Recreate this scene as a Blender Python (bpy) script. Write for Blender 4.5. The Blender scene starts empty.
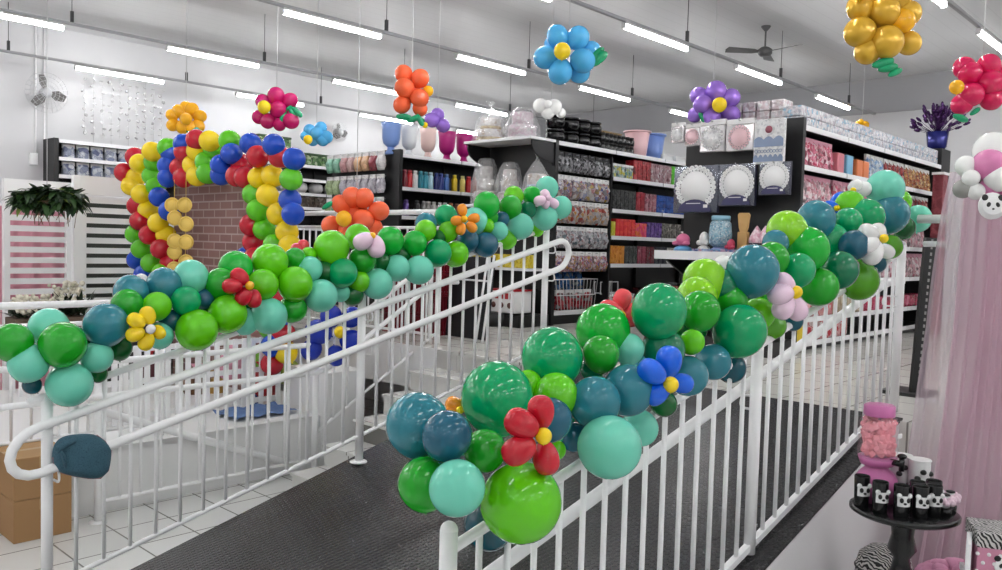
import bpy, bmesh, math, random
from mathutils import Vector, Matrix
random.seed(7)
PI = math.pi
S = bpy.context.scene
COL = S.collection
V = Vector
# ------------------------------------------------------------------ camera geometry
FPX = 829.0
FW = V((.72786353, .68406917, -.04758207)); RT = V((.68554036, -.72751385, .02753204)); UP = V((.01578279, .05265899, .99848782))
CAM = V((0, 0, 2.0))
def ray(px, py): return FW + RT * ((px - 501) / FPX) - UP * ((py - 285) / FPX)
def at(px, py, ax, v):
    d = ray(px, py); i = 'xyz'.index(ax)
    return CAM + d * ((v - CAM[i]) / d[i])
def dep(px, py, d): return CAM + ray(px, py) * d
def depth_of(p): return (V(p) - CAM).dot(FW)
# levels of the place
HU = 1.04; X1 = 5.1; SL = .2515
def ramp_z(x): return max(0.0, HU - SL * (X1 - x)) if x < X1 else HU
YN = 1.68; YL = 4.25

# ------------------------------------------------------------------ materials
MATS = {}
def lin(c):
    return tuple((x / 12.92 if x <= .04045 else ((x + .055) / 1.055) ** 2.4) for x in [v / 255 for v in c]) + (1,)
def mat(name, rgb, rough=.5, metal=0, spec=.5, coat=0, emit=0, alpha=1, trans=0, build=None):
    if name in MATS: return MATS[name]
    m = bpy.data.materials.new(name); m.use_nodes = True
    b = m.node_tree.nodes['Principled BSDF']
    b.inputs['Base Color'].default_value = lin(rgb); b.inputs['Roughness'].default_value = rough
    b.inputs['Metallic'].default_value = metal; b.inputs['Specular IOR Level'].default_value = spec
    b.inputs['Coat Weight'].default_value = coat; b.inputs['Alpha'].default_value = alpha
    b.inputs['Transmission Weight'].default_value = trans
    if emit:
        b.inputs['Emission Color'].default_value = lin(rgb); b.inputs['Emission Strength'].default_value = emit
    if build: build(m, m.node_tree.nodes, m.node_tree.links, b)
    MATS[name] = m
    return m
def coords(n, l, scale=(1, 1, 1), loc=(0, 0, 0), kind='Object'):
    t = n.new('ShaderNodeTexCoord'); mp = n.new('ShaderNodeMapping')
    mp.inputs['Scale'].default_value = scale; mp.inputs['Location'].default_value = loc
    l.new(t.outputs[kind], mp.inputs['Vector'])
    return mp.outputs['Vector']
def tile_mat(name, rgb, grout, size, loc=(0, 0, 0), rough=.18, mortar=.006):
    def f(m, n, l, b):
        g = n.new('ShaderNodeNewGeometry'); mp = n.new('ShaderNodeMapping'); mp.inputs['Location'].default_value = loc
        l.new(g.outputs['Position'], mp.inputs['Vector'])
        br = n.new('ShaderNodeTexBrick'); br.offset = 0; br.squash = 1
        br.inputs['Scale'].default_value = 1; br.inputs['Brick Width'].default_value = size; br.inputs['Row Height'].default_value = size
        br.inputs['Mortar Size'].default_value = mortar; br.inputs['Mortar Smooth'].default_value = .1
        br.inputs['Color1'].default_value = lin(rgb); br.inputs['Color2'].default_value = lin([c - 5 for c in rgb]); br.inputs['Mortar'].default_value = lin(grout)
        l.new(mp.outputs['Vector'], br.inputs['Vector']); l.new(br.outputs['Color'], b.inputs['Base Color'])
        bp = n.new('ShaderNodeBump'); bp.inputs['Strength'].default_value = .25; bp.inputs['Distance'].default_value = .003; bp.invert = True
        l.new(br.outputs['Fac'], bp.inputs['Height']); l.new(bp.outputs['Normal'], b.inputs['Normal'])
    return mat(name, rgb, rough, build=f)
def wall_mat(name, rgb, rough=.6):
    def f(m, n, l, b):
        nz = n.new('ShaderNodeTexNoise'); nz.inputs['Scale'].default_value = 3; nz.inputs['Detail'].default_value = 6
        l.new(coords(n, l), nz.inputs['Vector'])
        r = n.new('ShaderNodeValToRGB'); r.color_ramp.elements[0].color = lin([c - 6 for c in rgb]); r.color_ramp.elements[1].color = lin(rgb)
        l.new(nz.outputs['Fac'], r.inputs['Fac']); l.new(r.outputs['Color'], b.inputs['Base Color'])
    return mat(name, rgb, rough, build=f)
def print_mat(name, cols, scale=30, rough=.25, sx=(1, 1, 1), kind='vor'):
    """a busy printed pattern: random cells of the given colours"""
    def f(m, n, l, b):
        v = coords(n, l, sx)
        if kind == 'vor':
            t = n.new('ShaderNodeTexVoronoi'); t.inputs['Scale'].default_value = scale
            l.new(v, t.inputs['Vector']); s = n.new('ShaderNodeSeparateColor'); l.new(t.outputs['Color'], s.inputs['Color']); fac = s.outputs[0]
        else:
            t = n.new('ShaderNodeTexNoise'); t.inputs['Scale'].default_value = scale; t.inputs['Detail'].default_value = 4
            l.new(v, t.inputs['Vector'])
            mr = n.new('ShaderNodeMapRange'); mr.inputs['From Min'].default_value = .3; mr.inputs['From Max'].default_value = .7
            l.new(t.outputs['Fac'], mr.inputs['Value']); fac = mr.outputs['Result']
        r = n.new('ShaderNodeValToRGB'); r.color_ramp.interpolation = 'CONSTANT'
        e = r.color_ramp.elements
        while len(e) < len(cols): e.new(.5)
        for i, c in enumerate(cols): e[i].position = i / len(cols); e[i].color = lin(c)
        l.new(fac, r.inputs['Fac']); l.new(r.outputs['Color'], b.inputs['Base Color'])
    return mat(name, cols[0], rough, build=f)
def brick_mat(name, c1, c2, mortar, w, h):
    def f(m, n, l, b):
        br = n.new('ShaderNodeTexBrick'); br.inputs['Scale'].default_value = 1
        br.inputs['Brick Width'].default_value = w; br.inputs['Row Height'].default_value = h; br.inputs['Mortar Size'].default_value = .008
        br.inputs['Color1'].default_value = lin(c1); br.inputs['Color2'].default_value = lin(c2); br.inputs['Mortar'].default_value = lin(mortar)
        t = n.new('ShaderNodeTexCoord'); mp = n.new('ShaderNodeMapping'); mp.inputs['Rotation'].default_value = (PI / 2, 0, PI / 2)
        sp = n.new('ShaderNodeSeparateXYZ'); cb = n.new('ShaderNodeCombineXYZ')
        l.new(t.outputs['Object'], sp.inputs[0]); l.new(sp.outputs['Y'], cb.inputs['X']); l.new(sp.outputs['Z'], cb.inputs['Y'])
        l.new(cb.outputs[0], br.inputs['Vector']); l.new(br.outputs['Color'], b.inputs['Base Color'])
    return mat(name, c1, .7, build=f)
def rubber_mat():
    def f(m, n, l, b):
        t = n.new('ShaderNodeTexVoronoi'); t.inputs['Scale'].default_value = 34; t.inputs['Randomness'].default_value = 0
        g = n.new('ShaderNodeNewGeometry'); mp = n.new('ShaderNodeMapping'); mp.inputs['Rotation'].default_value = (0, 0, .3); mp.inputs['Scale'].default_value = (1, 1, 0)
        l.new(g.outputs['Position'], mp.inputs['Vector']); l.new(mp.outputs['Vector'], t.inputs['Vector'])
        mr = n.new('ShaderNodeMapRange'); mr.inputs['From Min'].default_value = .25; mr.inputs['From Max'].default_value = .42
        mr.inputs['To Min'].default_value = 1; mr.inputs['To Max'].default_value = 0
        l.new(t.outputs['Distance'], mr.inputs['Value'])
        bp = n.new('ShaderNodeBump'); bp.inputs['Strength'].default_value = 1; bp.inputs['Distance'].default_value = .008
        l.new(mr.outputs['Result'], bp.inputs['Height']); l.new(bp.outputs['Normal'], b.inputs['Normal'])
        nz = n.new('ShaderNodeTexNoise'); nz.inputs['Scale'].default_value = 2.2; nz.inputs['Detail'].default_value = 5
        l.new(g.outputs['Position'], nz.inputs['Vector'])
        r = n.new('ShaderNodeValToRGB'); r.color_ramp.elements[0].position = .35; r.color_ramp.elements[1].position = .7
        r.color_ramp.elements[0].color = lin((24, 25, 27)); r.color_ramp.elements[1].color = lin((46, 46, 48))
        l.new(nz.outputs['Fac'], r.inputs['Fac']); l.new(r.outputs['Color'], b.inputs['Base Color'])
    return mat('black rubber matting', (40, 40, 42), .27, build=f)
def sheer_mat(name, rgb, opac, rough=.8):
    def f(m, n, l, b):
        n.remove(b); out = [x for x in n if x.type == 'OUTPUT_MATERIAL'][0]
        d = n.new('ShaderNodeBsdfDiffuse'); d.inputs['Color'].default_value = lin(rgb)
        t = n.new('ShaderNodeBsdfTranslucent'); t.inputs['Color'].default_value = lin(rgb)
        mx = n.new('ShaderNodeMixShader'); mx.inputs[0].default_value = .45; l.new(d.outputs[0], mx.inputs[1]); l.new(t.outputs[0], mx.inputs[2])
        tr = n.new('ShaderNodeBsdfTransparent'); m2 = n.new('ShaderNodeMixShader'); m2.inputs[0].default_value = opac
        l.new(tr.outputs[0], m2.inputs[1]); l.new(mx.outputs[0], m2.inputs[2]); l.new(m2.outputs[0], out.inputs['Surface'])
    return mat(name, rgb, rough, build=f)
def film_mat(name, rgb, opac, rough=.12):
    def f(m, n, l, b):
        n.remove(b); out = [x for x in n if x.type == 'OUTPUT_MATERIAL'][0]
        g = n.new('ShaderNodeBsdfGlossy'); g.inputs['Roughness'].default_value = rough; g.inputs['Color'].default_value = lin(rgb)
        d = n.new('ShaderNodeBsdfDiffuse'); d.inputs['Color'].default_value = lin(rgb)
        a = n.new('ShaderNodeMixShader'); a.inputs[0].default_value = .5; l.new(g.outputs[0], a.inputs[1]); l.new(d.outputs[0], a.inputs[2])
        tr = n.new('ShaderNodeBsdfTransparent'); m2 = n.new('ShaderNodeMixShader'); m2.inputs[0].default_value = opac
        l.new(tr.outputs[0], m2.inputs[1]); l.new(a.outputs[0], m2.inputs[2]); l.new(m2.outputs[0], out.inputs['Surface'])
    return mat(name, rgb, rough, build=f)

WHITE = mat('white enamel', (242, 242, 243), .3)
WHITEM = mat('matt white', (236, 236, 236), .6)
BLACK = mat('black powder coat', (20, 20, 22), .45)
BLACKG = mat('black gloss plastic', (16, 16, 18), .2)
CHROME = mat('brushed steel', (170, 172, 176), .3, 1)
GREYM = mat('grey metal track', (156, 157, 159), .4, .3)
TUBE = mat('lit tube', (255, 255, 255), .5, emit=22)

# ------------------------------------------------------------------ mesh builder
ORG = {}
class MB:
    def __init__(s): s.bm = bmesh.new()
    def _tag(s, faces, smooth):
        for f in faces: f.smooth = smooth
    def box(s, c, d, rot=None, bev=0):
        g = bmesh.ops.create_cube(s.bm, size=1); vs = g['verts']
        M = Matrix.Translation(V(c)) @ (rot.to_4x4() if rot else Matrix()) @ Matrix.Diagonal((d[0], d[1], d[2], 1))
        bmesh.ops.transform(s.bm, matrix=M, verts=vs)
        if bev:
            ed = list({e for v in vs for e in v.link_edges})
            r = bmesh.ops.bevel(s.bm, geom=ed, offset=bev, segments=2, affect='EDGES', profile=.6)
            s._tag(r['faces'], True)
        return s
    def ell(s, c, r, rot=None, seg=20, rings=12):
        g = bmesh.ops.create_uvsphere(s.bm, u_segments=seg, v_segments=rings, radius=1); vs = g['verts']
        if not hasattr(r, '__len__'): r = (r, r, r)
        M = Matrix.Translation(V(c)) @ (rot.to_4x4() if rot else Matrix()) @ Matrix.Diagonal((r[0], r[1], r[2], 1))
        bmesh.ops.transform(s.bm, matrix=M, verts=vs)
        s._tag({f for v in vs for f in v.link_faces}, True)
        return s
    def tube(s, pts, r, seg=10, closed=False, cap=True):
        pts = [V(p) for p in pts]; n = len(pts); rs = r if hasattr(r, '__len__') else [r] * n
        rings = []; prev = None
        for i, p in enumerate(pts):
            if closed: t = (pts[(i + 1) % n] - pts[i - 1])
            else: t = (pts[min(i + 1, n - 1)] - pts[max(i - 1, 0)])
            t.normalize()
            if prev is None:
                a = V((0, 0, 1)) if abs(t.z) < .9 else V((1, 0, 0)); u = t.cross(a).normalized()
            else:
                u = (prev - t * prev.dot(t)).normalized()
            prev = u; w = t.cross(u)
            rings.append([s.bm.verts.new(p + (u * math.cos(2 * PI * k / seg) + w * math.sin(2 * PI * k / seg)) * rs[i]) for k in range(seg)])
        fs = []
        for i in range(n if closed else n - 1):
            a, b = rings[i], rings[(i + 1) % n]
            for k in range(seg): fs.append(s.bm.faces.new((a[k], a[(k + 1) % seg], b[(k + 1) % seg], b[k])))
        s._tag(fs, True)
        if cap and not closed:
            s.bm.faces.new(rings[0][::-1]); s.bm.faces.new(rings[-1])
        return s
    def lathe(s, prof, c=(0, 0, 0), seg=24, rot=None, wob=None):
        c = V(c); rings = []
        for (r, z) in prof:
            rr = []
            for k in range(seg):
                a = 2 * PI * k / seg; q = r * (1 + (wob(a, z) if wob else 0))
                p = V((q * math.cos(a), q * math.sin(a), z))
                if rot: p = rot @ p
                rr.append(s.bm.verts.new(c + p))
            rings.append(rr)
        fs = []
        for a, b in zip(rings, rings[1:]):
            for k in range(seg): fs.append(s.bm.faces.new((a[k], a[(k + 1) % seg], b[(k + 1) % seg], b[k])))
        s._tag(fs, True)
        if prof[0][0] > 1e-4: s.bm.faces.new(rings[0][::-1])
        if prof[-1][0] > 1e-4: s.bm.faces.new(rings[-1])
        return s
    def poly(s, pts, d):
        """prism: polygon pts (3d) extruded by vector d"""
        a = [s.bm.verts.new(V(p)) for p in pts]; b = [s.bm.verts.new(V(p) + V(d)) for p in pts]; n = len(a)
        s.bm.faces.new(a[::-1]); s.bm.faces.new(b)
        for i in range(n): s.bm.faces.new((a[i], a[(i + 1) % n], b[(i + 1) % n], b[i]))
        return s
    def grid(s, fn, nu, nv, smooth=True):
        vs = [[s.bm.verts.new(V(fn(i / nu, j / nv))) for j in range(nv + 1)] for i in range(nu + 1)]
        fs = [s.bm.faces.new((vs[i][j], vs[i + 1][j], vs[i + 1][j + 1], vs[i][j + 1])) for i in range(nu) for j in range(nv)]
        s._tag(fs, smooth); return s
    def mesh(s, name, m):
        bmesh.ops.recalc_face_normals(s.bm, faces=s.bm.faces)
        me = bpy.data.meshes.new(name); s.bm.to_mesh(me); s.bm.free(); me.materials.append(m); return me
    def build(s, name, m, parent=None, label=None):
        """verts were given in world space; the object's origin becomes the parent's origin, or the base centre"""
        if parent is not None: o0 = ORG[parent.name]
        else:
            xs = [v.co for v in s.bm.verts]
            lo = V([min(v[i] for v in xs) for i in range(3)]); hi = V([max(v[i] for v in xs) for i in range(3)])
            o0 = V(((lo.x + hi.x) / 2, (lo.y + hi.y) / 2, lo.z))
        bmesh.ops.translate(s.bm, vec=-o0, verts=s.bm.verts)
        o = bpy.data.objects.new(name, s.mesh(name, m)); COL.objects.link(o)
        if parent is not None: o.parent = parent
        else: o.location = o0
        ORG[o.name] = o0
        if label: o['label'] = label
        return o
def thing(name, label, cat, loc, group=None, rz=0):
    o = bpy.data.objects.new(name, None); COL.objects.link(o); o.location = loc; o.empty_display_size = .05
    o.rotation_euler = (0, 0, rz); ORG[o.name] = V(loc)
    return tag(o, label, cat, group)
def tag(o, label, cat, group=None):
    o['label'] = label; o['category'] = cat
    if group: o['group'] = group
    return o
def struct(o): o['kind'] = 'structure'; return o
def part(name, me, parent, loc, rot=None, scale=None, label=None):
    """a part sharing mesh data; loc in world space"""
    o = bpy.data.objects.new(name, me); COL.objects.link(o); o.parent = parent
    o.location = V(loc) - ORG[parent.name]
    if rot is not None: o.rotation_mode = 'QUATERNION'; o.rotation_quaternion = rot
    if scale is not None: o.scale = scale if hasattr(scale, '__len__') else (scale,) * 3
    ORG[o.name] = V(loc)
    if label: o['label'] = label
    return o
def dup(root, loc, rz=None, label=None, group=None, scale=None):
    r = root.copy(); COL.objects.link(r); r.location = loc
    if rz is not None: r.rotation_euler = (0, 0, rz)
    if scale: r.scale = scale
    if label: r['label'] = label
    if group: r['group'] = group
    for ch in list(root.children):
        c = ch.copy(); COL.objects.link(c); c.parent = r
        for g in ch.children:
            d = g.copy(); COL.objects.link(d); d.parent = c
    return r
class Row:
    """builds one of a kind on first use, then copies it: each place is a thing of its own"""
    def __init__(s, make): s.make = make; s.first = None
    def put(s, loc, label, group=None, rz=0, scale=None):
        if s.first is None:
            s.first = s.make(); o = s.first; o.location = loc; o.rotation_euler = (0, 0, rz)
            if scale: o.scale = scale
            o['label'] = label
            if group: o['group'] = group
            return o
        return dup(s.first, loc, rz, label, group, scale)

# ------------------------------------------------------------------ room shell
FLOORM = tile_mat('white floor tile', (222, 222, 220), (120, 118, 114), .385, loc=(.045, .1, 0))
FLOORU = tile_mat('pale floor tile', (226, 224, 218), (138, 134, 128), .42, loc=(.1, .15, 0))
WALLM = wall_mat('white wall paint', (240, 240, 241))
GREYW = wall_mat('grey wall paint', (218, 218, 220))
CLAD = wall_mat('grey metal cladding', (164, 164, 167), .5)
def ceil_build(m, n, l, b):
    w = n.new('ShaderNodeTexWave'); w.bands_direction = 'Y'; w.inputs['Scale'].default_value = 1.6; w.wave_profile = 'SAW'
    l.new(coords(n, l), w.inputs['Vector'])
    r = n.new('ShaderNodeValToRGB'); e = r.color_ramp.elements; e[0].color = lin((200, 200, 201)); e[1].color = lin((212, 212, 213)); e[0].position = .0; e[1].position = .08
    l.new(w.outputs['Fac'], r.inputs['Fac']); l.new(r.outputs['Color'], b.inputs['Base Color'])
CEILM = mat('grey ceiling panels', (160, 160, 162), .55, build=ceil_build)
XR, YR, XF, YF, ZC = -9.0, -7.5, 14.1, 12.7, 4.88
struct(MB().box(((XR + 7) / 2, (YR + YF) / 2, -.1), (7 - XR, YF - YR, .2)).build('floor', FLOORM))
b = MB().box(((X1 + XF) / 2, (YR + 5.6) / 2, HU / 2), (XF - X1, 5.6 - YR, HU))
b.box(((X1 + XF) / 2, (5.6 + YF) / 2, HU - .2), (XF - X1, YF - 5.6, .4))
struct(b.build('floor_upper', FLOORU))
struct(MB().box((5.094, (5.6 + YF) / 2, HU - .2), (.01, YF - 5.6, .4)).build('trim_2', WALLM))
struct(MB().box((6.6, (5.6 + YF) / 2, .32), (.1, YF - 5.6, .64)).build('wall_under_floor', GREYW))
struct(MB().box(((XR + XF) / 2, (YR + YF) / 2, ZC + .05), (XF - XR, YF - YR, .1)).build('ceiling', CEILM))
struct(MB().box(((XR + XF) / 2, YF + .05, ZC / 2), (XF - XR, .1, ZC)).build('wall_left', wall_mat('left wall paint', (206, 206, 208))))
struct(MB().box((XF + .05, (YR + YF) / 2, 2.16), (.1, YF - YR, 4.32)).build('wall_far', GREYW))
struct(MB().box((XF + .03, (YR + YF) / 2, 4.6), (.1, YF - YR, .56)).build('trim_1', CLAD))
struct(MB().box(((XR + XF) / 2, YR - .05, ZC / 2), (XF - XR, .1, ZC)).build('wall_right', GREYW))
struct(MB().box((XR - .05, (YR + YF) / 2, ZC / 2), (.1, YF - YR, ZC)).build('wall_back', WALLM))
# the ramp: solid wedge, with a white painted side
x0 = X1 - HU / SL
b = MB(); b.poly([(x0, 1.592, 0), (X1, 1.592, 0), (X1, 1.592, HU)], (0, 4.35 - 1.592, 0)); struct(b.build('ramp_slab', FLOORM))
struct(MB().poly([(x0 + .3, 1.574, 0), (X1 + .3, 1.574, 0), (X1 + .3, 1.574, HU - .006), (X1, 1.574, HU - .006), (x0 + .3, 1.574, .3 * SL - .006)], (0, .017, 0)).build('wall_ramp', WALLM))
# six tiled steps beside the ramp
b = MB()
for k in range(6):
    xk = X1 - .3 * (5 - k); zk = HU / 6 * (k + 1)
    b.box(((xk + X1 + .02) / 2, (4.44 + 5.58) / 2, zk - HU / 12), (X1 + .02 - xk, 5.58 - 4.44, HU / 6 + .0005))
    b.box(((xk - .02 + X1) / 2, (4.44 + 5.58) / 2, zk - .012), (X1 - xk + .02, 5.585 - 4.435, .024))
struct(b.build('stair_slab', tile_mat('stair tile', (218, 217, 214), (110, 108, 104), .36, loc=(.12, .14, .01))))
# low white plinth and pier left of the steps
struct(MB().box((3.2, 7.55, .23), (2.8, 2.9, .46)).box((3.0, 6.13, .44), (2.37, .06, .05)).build('slab_plinth', wall_mat('plinth paint', (234, 234, 234), .45)))
struct(MB().box((4.42, 6.32, .42), (.42, .6, .84)).build('pillar_pier', wall_mat('pier paint', (232, 232, 232), .5)))
# rubber matting over the ramp
b = MB(); th = .012
xs = [x0 + .02] + [x0 + .02 + (X1 + .05 - x0 - .02) * i / 12 for i in range(1, 13)]
def mz(x): return ramp_z(x) + .002
ym0, ym1 = 1.572, 4.355
prof = [(x, mz(x)) for x in xs]
vs = [(x, ym0, z) for x, z in prof] + [(x, ym0, z + th) for x, z in reversed(prof)]
b.poly(vs, (0, ym1 - ym0, 0))
for x, z in prof[:-1]: pass
tag(b.build('rubber_mat', rubber_mat()), 'black studded rubber mat covering the whole ramp between the railings', 'mat')

# ------------------------------------------------------------------ railings
def bent(pts, rad=.05, n=5):
    """round the corners of a polyline"""
    pts = [V(p) for p in pts]; out = [pts[0]]
    for a, p, c in zip(pts, pts[1:], pts[2:]):
        u = (a - p).normalized(); w = (c - p).normalized()
        r = min(rad, (a - p).length * .48, (c - p).length * .48)
        A, B = p + u * r, p + w * r
        for i in range(n + 1):
            t = i / n; out.append(A * (1 - t) ** 2 + p * 2 * t * (1 - t) + B * t * t)
    out.append(pts[-1]); return out
BAL = {}
def bal_mesh(h, r=.0105):
    k = (round(h, 3), r)
    if k not in BAL: BAL[k] = MB().tube([(0, 0, 0), (0, 0, h)], r, 8).mesh('baluster', WHITE)
    return BAL[k]
def flange(c, parent, r=.06): return MB().lathe([(r, 0), (r, .006), (r * .6, .014)], c, 16).build('foot_flange', WHITE, parent)
def bracket(p, dy, parent):
    q = V(p); MB().tube(bent([q + V((0, dy, 0)), q + V((0, dy * .1, 0)), q + V((0, 0, -.06)), q + V((0, dy, -.06))], .03), .006, 6).build('bracket', WHITE, parent)

# near railing, right of the ramp
rn = thing('guard_railing', 'white tubular guard railing in front of the ramp, nearest, under the thick balloon garland', 'railing', (1.6, YN, ramp_z(1.6)))
def rz_(x, h): return ramp_z(x) + h
posts = [1.6, 3.47, 5.32]
for px_ in posts:
    top = rz_(px_, 1.03); zb = ramp_z(px_) + .014
    p = MB().tube([(px_, YN, zb), (px_, YN, top)], .026, 14).ell((px_, YN, top), .026, seg=14, rings=8).build('post', WHITE, rn)
MB().tube([(1.6, YN, rz_(1.6, .97)), (5.32, YN, rz_(5.1, .97) + .02)], .018, 10).build('top_rail', WHITE, rn)
MB().box(((1.6 + 5.1) / 2, YN, (rz_(1.6, .05) + rz_(5.1, .05)) / 2), (math.hypot(3.5, 3.5 * SL), .03, .03), Matrix.Rotation(-math.atan(SL), 3, 'Y')).build('bottom_rail', WHITE, rn)
n = 0
for i in range(2):
    a, c = posts[i], posts[i + 1]; k = 15
    for j in range(1, k):
        x = a + (c - a) * j / k; part('baluster', bal_mesh(.9), rn, (x, YN, rz_(x, .06)))
for hh in (.74,):
    pts = [(1.45, YN + .085, rz_(1.45, hh)), (5.0, YN + .085, rz_(5.0, hh)), (5.35, YN + .085, rz_(5.1, hh) + .06), (5.62, YN + .085, rz_(5.1, hh) + .06)]
    MB().tube(bent(pts, .12), .024, 12).build('handrail', WHITE, rn)
    for x in (1.62, 3.49, 5.28): bracket((x, YN + .085, rz_(x, hh) - .022), -.085, rn)
# the return of the railing along the upper floor edge, to the right
rr = thing('edge_railing', 'white railing turning right at the ramp top, behind the pink tulle', 'railing', (5.4, 1.5, HU))
MB().tube([(5.4, 1.58, 2.08), (5.4, -1.6, 2.08)], .018, 10).build('top_rail', WHITE, rr)
MB().tube([(5.4, 1.58, 1.13), (5.4, -1.6, 1.13)], .015, 10).build('bottom_rail', WHITE, rr)
MB().tube([(5.4, 1.62, 2.23), (5.4, -1.6, 2.23)], .026, 12).build('handrail', WHITE, rr)
for j in range(12):
    if j % 3 == 2: MB().tube([(5.4, 1.25 - j * .25, HU), (5.4, 1.25 - j * .25, 2.23)], .022, 12).build('post', WHITE, rr)
    else: part('baluster', bal_mesh(.95), rr, (5.4, 1.25 - j * .25, 1.13))

# left railing of the ramp with its two looped handrails
rl = thing('ramp_railing', 'white ramp railing with two looped handrails, left of the black mat', 'railing', (1.385, YL, ramp_z(1.385)))
pl = [1.385, 3.235, 5.03]
for x in pl:
    zb = ramp_z(x) + .014
    MB().tube([(x, YL, zb), (x, YL, rz_(x, 1.13))], .026, 14).build('post', WHITE, rl); flange((x, YL, zb), rl)
MB().tube([(1.3, YL, rz_(1.3, 1.12)), (5.03, YL, rz_(5.03, 1.12))], .018, 10).build('top_rail', WHITE, rl)
MB().tube([(1.385, YL, rz_(1.385, .185)), (5.03, YL, rz_(5.03, .185))], .013, 10).build('bottom_rail', WHITE, rl)
for i in range(2):
    a, c = pl[i], pl[i + 1]; k = 14
    for j in range(1, k):
        x = a + (c - a) * j / k; part('baluster', bal_mesh(.93), rl, (x, YL, rz_(x, .19)))
yh = YL - .075; xa, xb = 1.17, 5.24; ha, hb = 1.005, .785
loop = []
xA, xB = 1.33, 5.1
loop_pts = []
zc = lambda x: ramp_z(min(x, X1)) + (SL * (x - X1) if x > X1 else 0) + (ha + hb) / 2
def arc(xc, sgn):
    out = []; R = (ha - hb) / 2
    for i in range(9):
        a = PI / 2 - PI * i / 8
        out.append(V((xc + sgn * R * 1.15 * math.cos(a), yh, zc(xc) + R * math.sin(a) * 1.0 + SL * sgn * R * math.cos(a))))
    return out
A1 = arc(xB, 1); A0 = arc(xA, -1)
loop_pts = A1 + A0[::-1]
MB().tube(loop_pts, .0235, 12, closed=True).build('handrail', WHITE, rl)
for x in pl:
    for h in (ha, hb): bracket((x + .03, yh, rz_(x + .03, h) - .024), .075, rl)

# railing left of the steps: level on the lower floor, rising with the stair
YS = 5.9
rs = thing('stair_railing', 'white railing left of the steps, level at first and then rising', 'railing', (2.25, YS, 0))
for x, zt in ((2.25, 1.17), (4.02, 1.17)):
    MB().tube([(x, YS, 0), (x, YS, zt)], .026, 14).build('post', WHITE, rs); flange((x, YS, 0), rs)
MB().tube([(5.4, YS, HU), (5.4, YS, HU + 1.0)], .026, 14).build('post', WHITE, rs)
for h in (1.13, .89):
    MB().tube(bent([(1.45, YS - .06, h), (4.05, YS - .06, h), (5.3, YS - .06, h + .74), (5.6, YS - .06, h + .74)], .12), .022, 12).build('handrail', WHITE, rs)
MB().tube([(2.25, YS, .145), (4.02, YS, .145)], .013, 10).build('bottom_rail', WHITE, rs)
MB().tube([(4.05, YS, .38), (5.4, YS, 1.15)], .013, 10).build('bottom_rail', WHITE, rs)
for j in range(1, 12): part('baluster', bal_mesh(.98), rs, (2.25 + 1.77 * j / 12, YS, .15))
for j in range(1, 9):
    x = 4.05 + 1.35 * j / 9; part('baluster', bal_mesh(.78), rs, (x, YS, .38 + .77 * j / 9))
tag(MB().tube([at(104, 412, 'y', 6.04), at(304, 470, 'y', 6.0) + V((0, 0, .02))], .03, 12).build('sloping_rail', WHITE), 'thick white tube sloping down to the floor behind the stair railing', 'rail')
rp = thing('plinth_railing', 'white railing standing on the plinth at the left edge, behind the mint balloons', 'railing', (2.0, 6.25, .46))
MB().tube([(1.0, 6.25, 1.5), (2.85, 6.25, 1.5)], .026, 12).build('handrail', WHITE, rp)
MB().tube([(1.0, 6.25, 1.36), (2.85, 6.25, 1.36)], .016, 10).build('top_rail', WHITE, rp)
MB().tube([(1.0, 6.25, .56), (2.85, 6.25, .56)], .014, 10).build('bottom_rail', WHITE, rp)
for x in (1.72, 2.85): MB().tube([(x, 6.25, 0 if x < 1.8 else .46), (x, 6.25, 1.5)], .024, 12).build('post', WHITE, rp)
for j in range(14): part('baluster', bal_mesh(.8), rp, (1.06 + j * .125, 6.25, .56))
# railing along the upper floor edge
ru = thing('landing_railing', 'white railing along the upper floor edge behind the orange balloon flower', 'railing', (5.3, 8, HU))
MB().tube([(5.3, 5.78, 2.3), (5.3, 11.4, 2.3)], .026, 12).build('handrail', WHITE, ru)
MB().tube([(5.3, 5.78, 2.15), (5.3, 11.4, 2.15)], .016, 10).build('top_rail', WHITE, ru)
MB().tube([(5.3, 5.78, 1.13), (5.3, 11.4, 1.13)], .014, 10).build('bottom_rail', WHITE, ru)
for j in range(46):
    y = 5.9 + j * .12
    if j % 12 == 0: MB().tube([(5.3, y, HU), (5.3, y, 2.3)], .022, 12).build('post', WHITE, ru)
    else: part('baluster', bal_mesh(1.02), ru, (5.3, y, 1.13))

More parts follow.
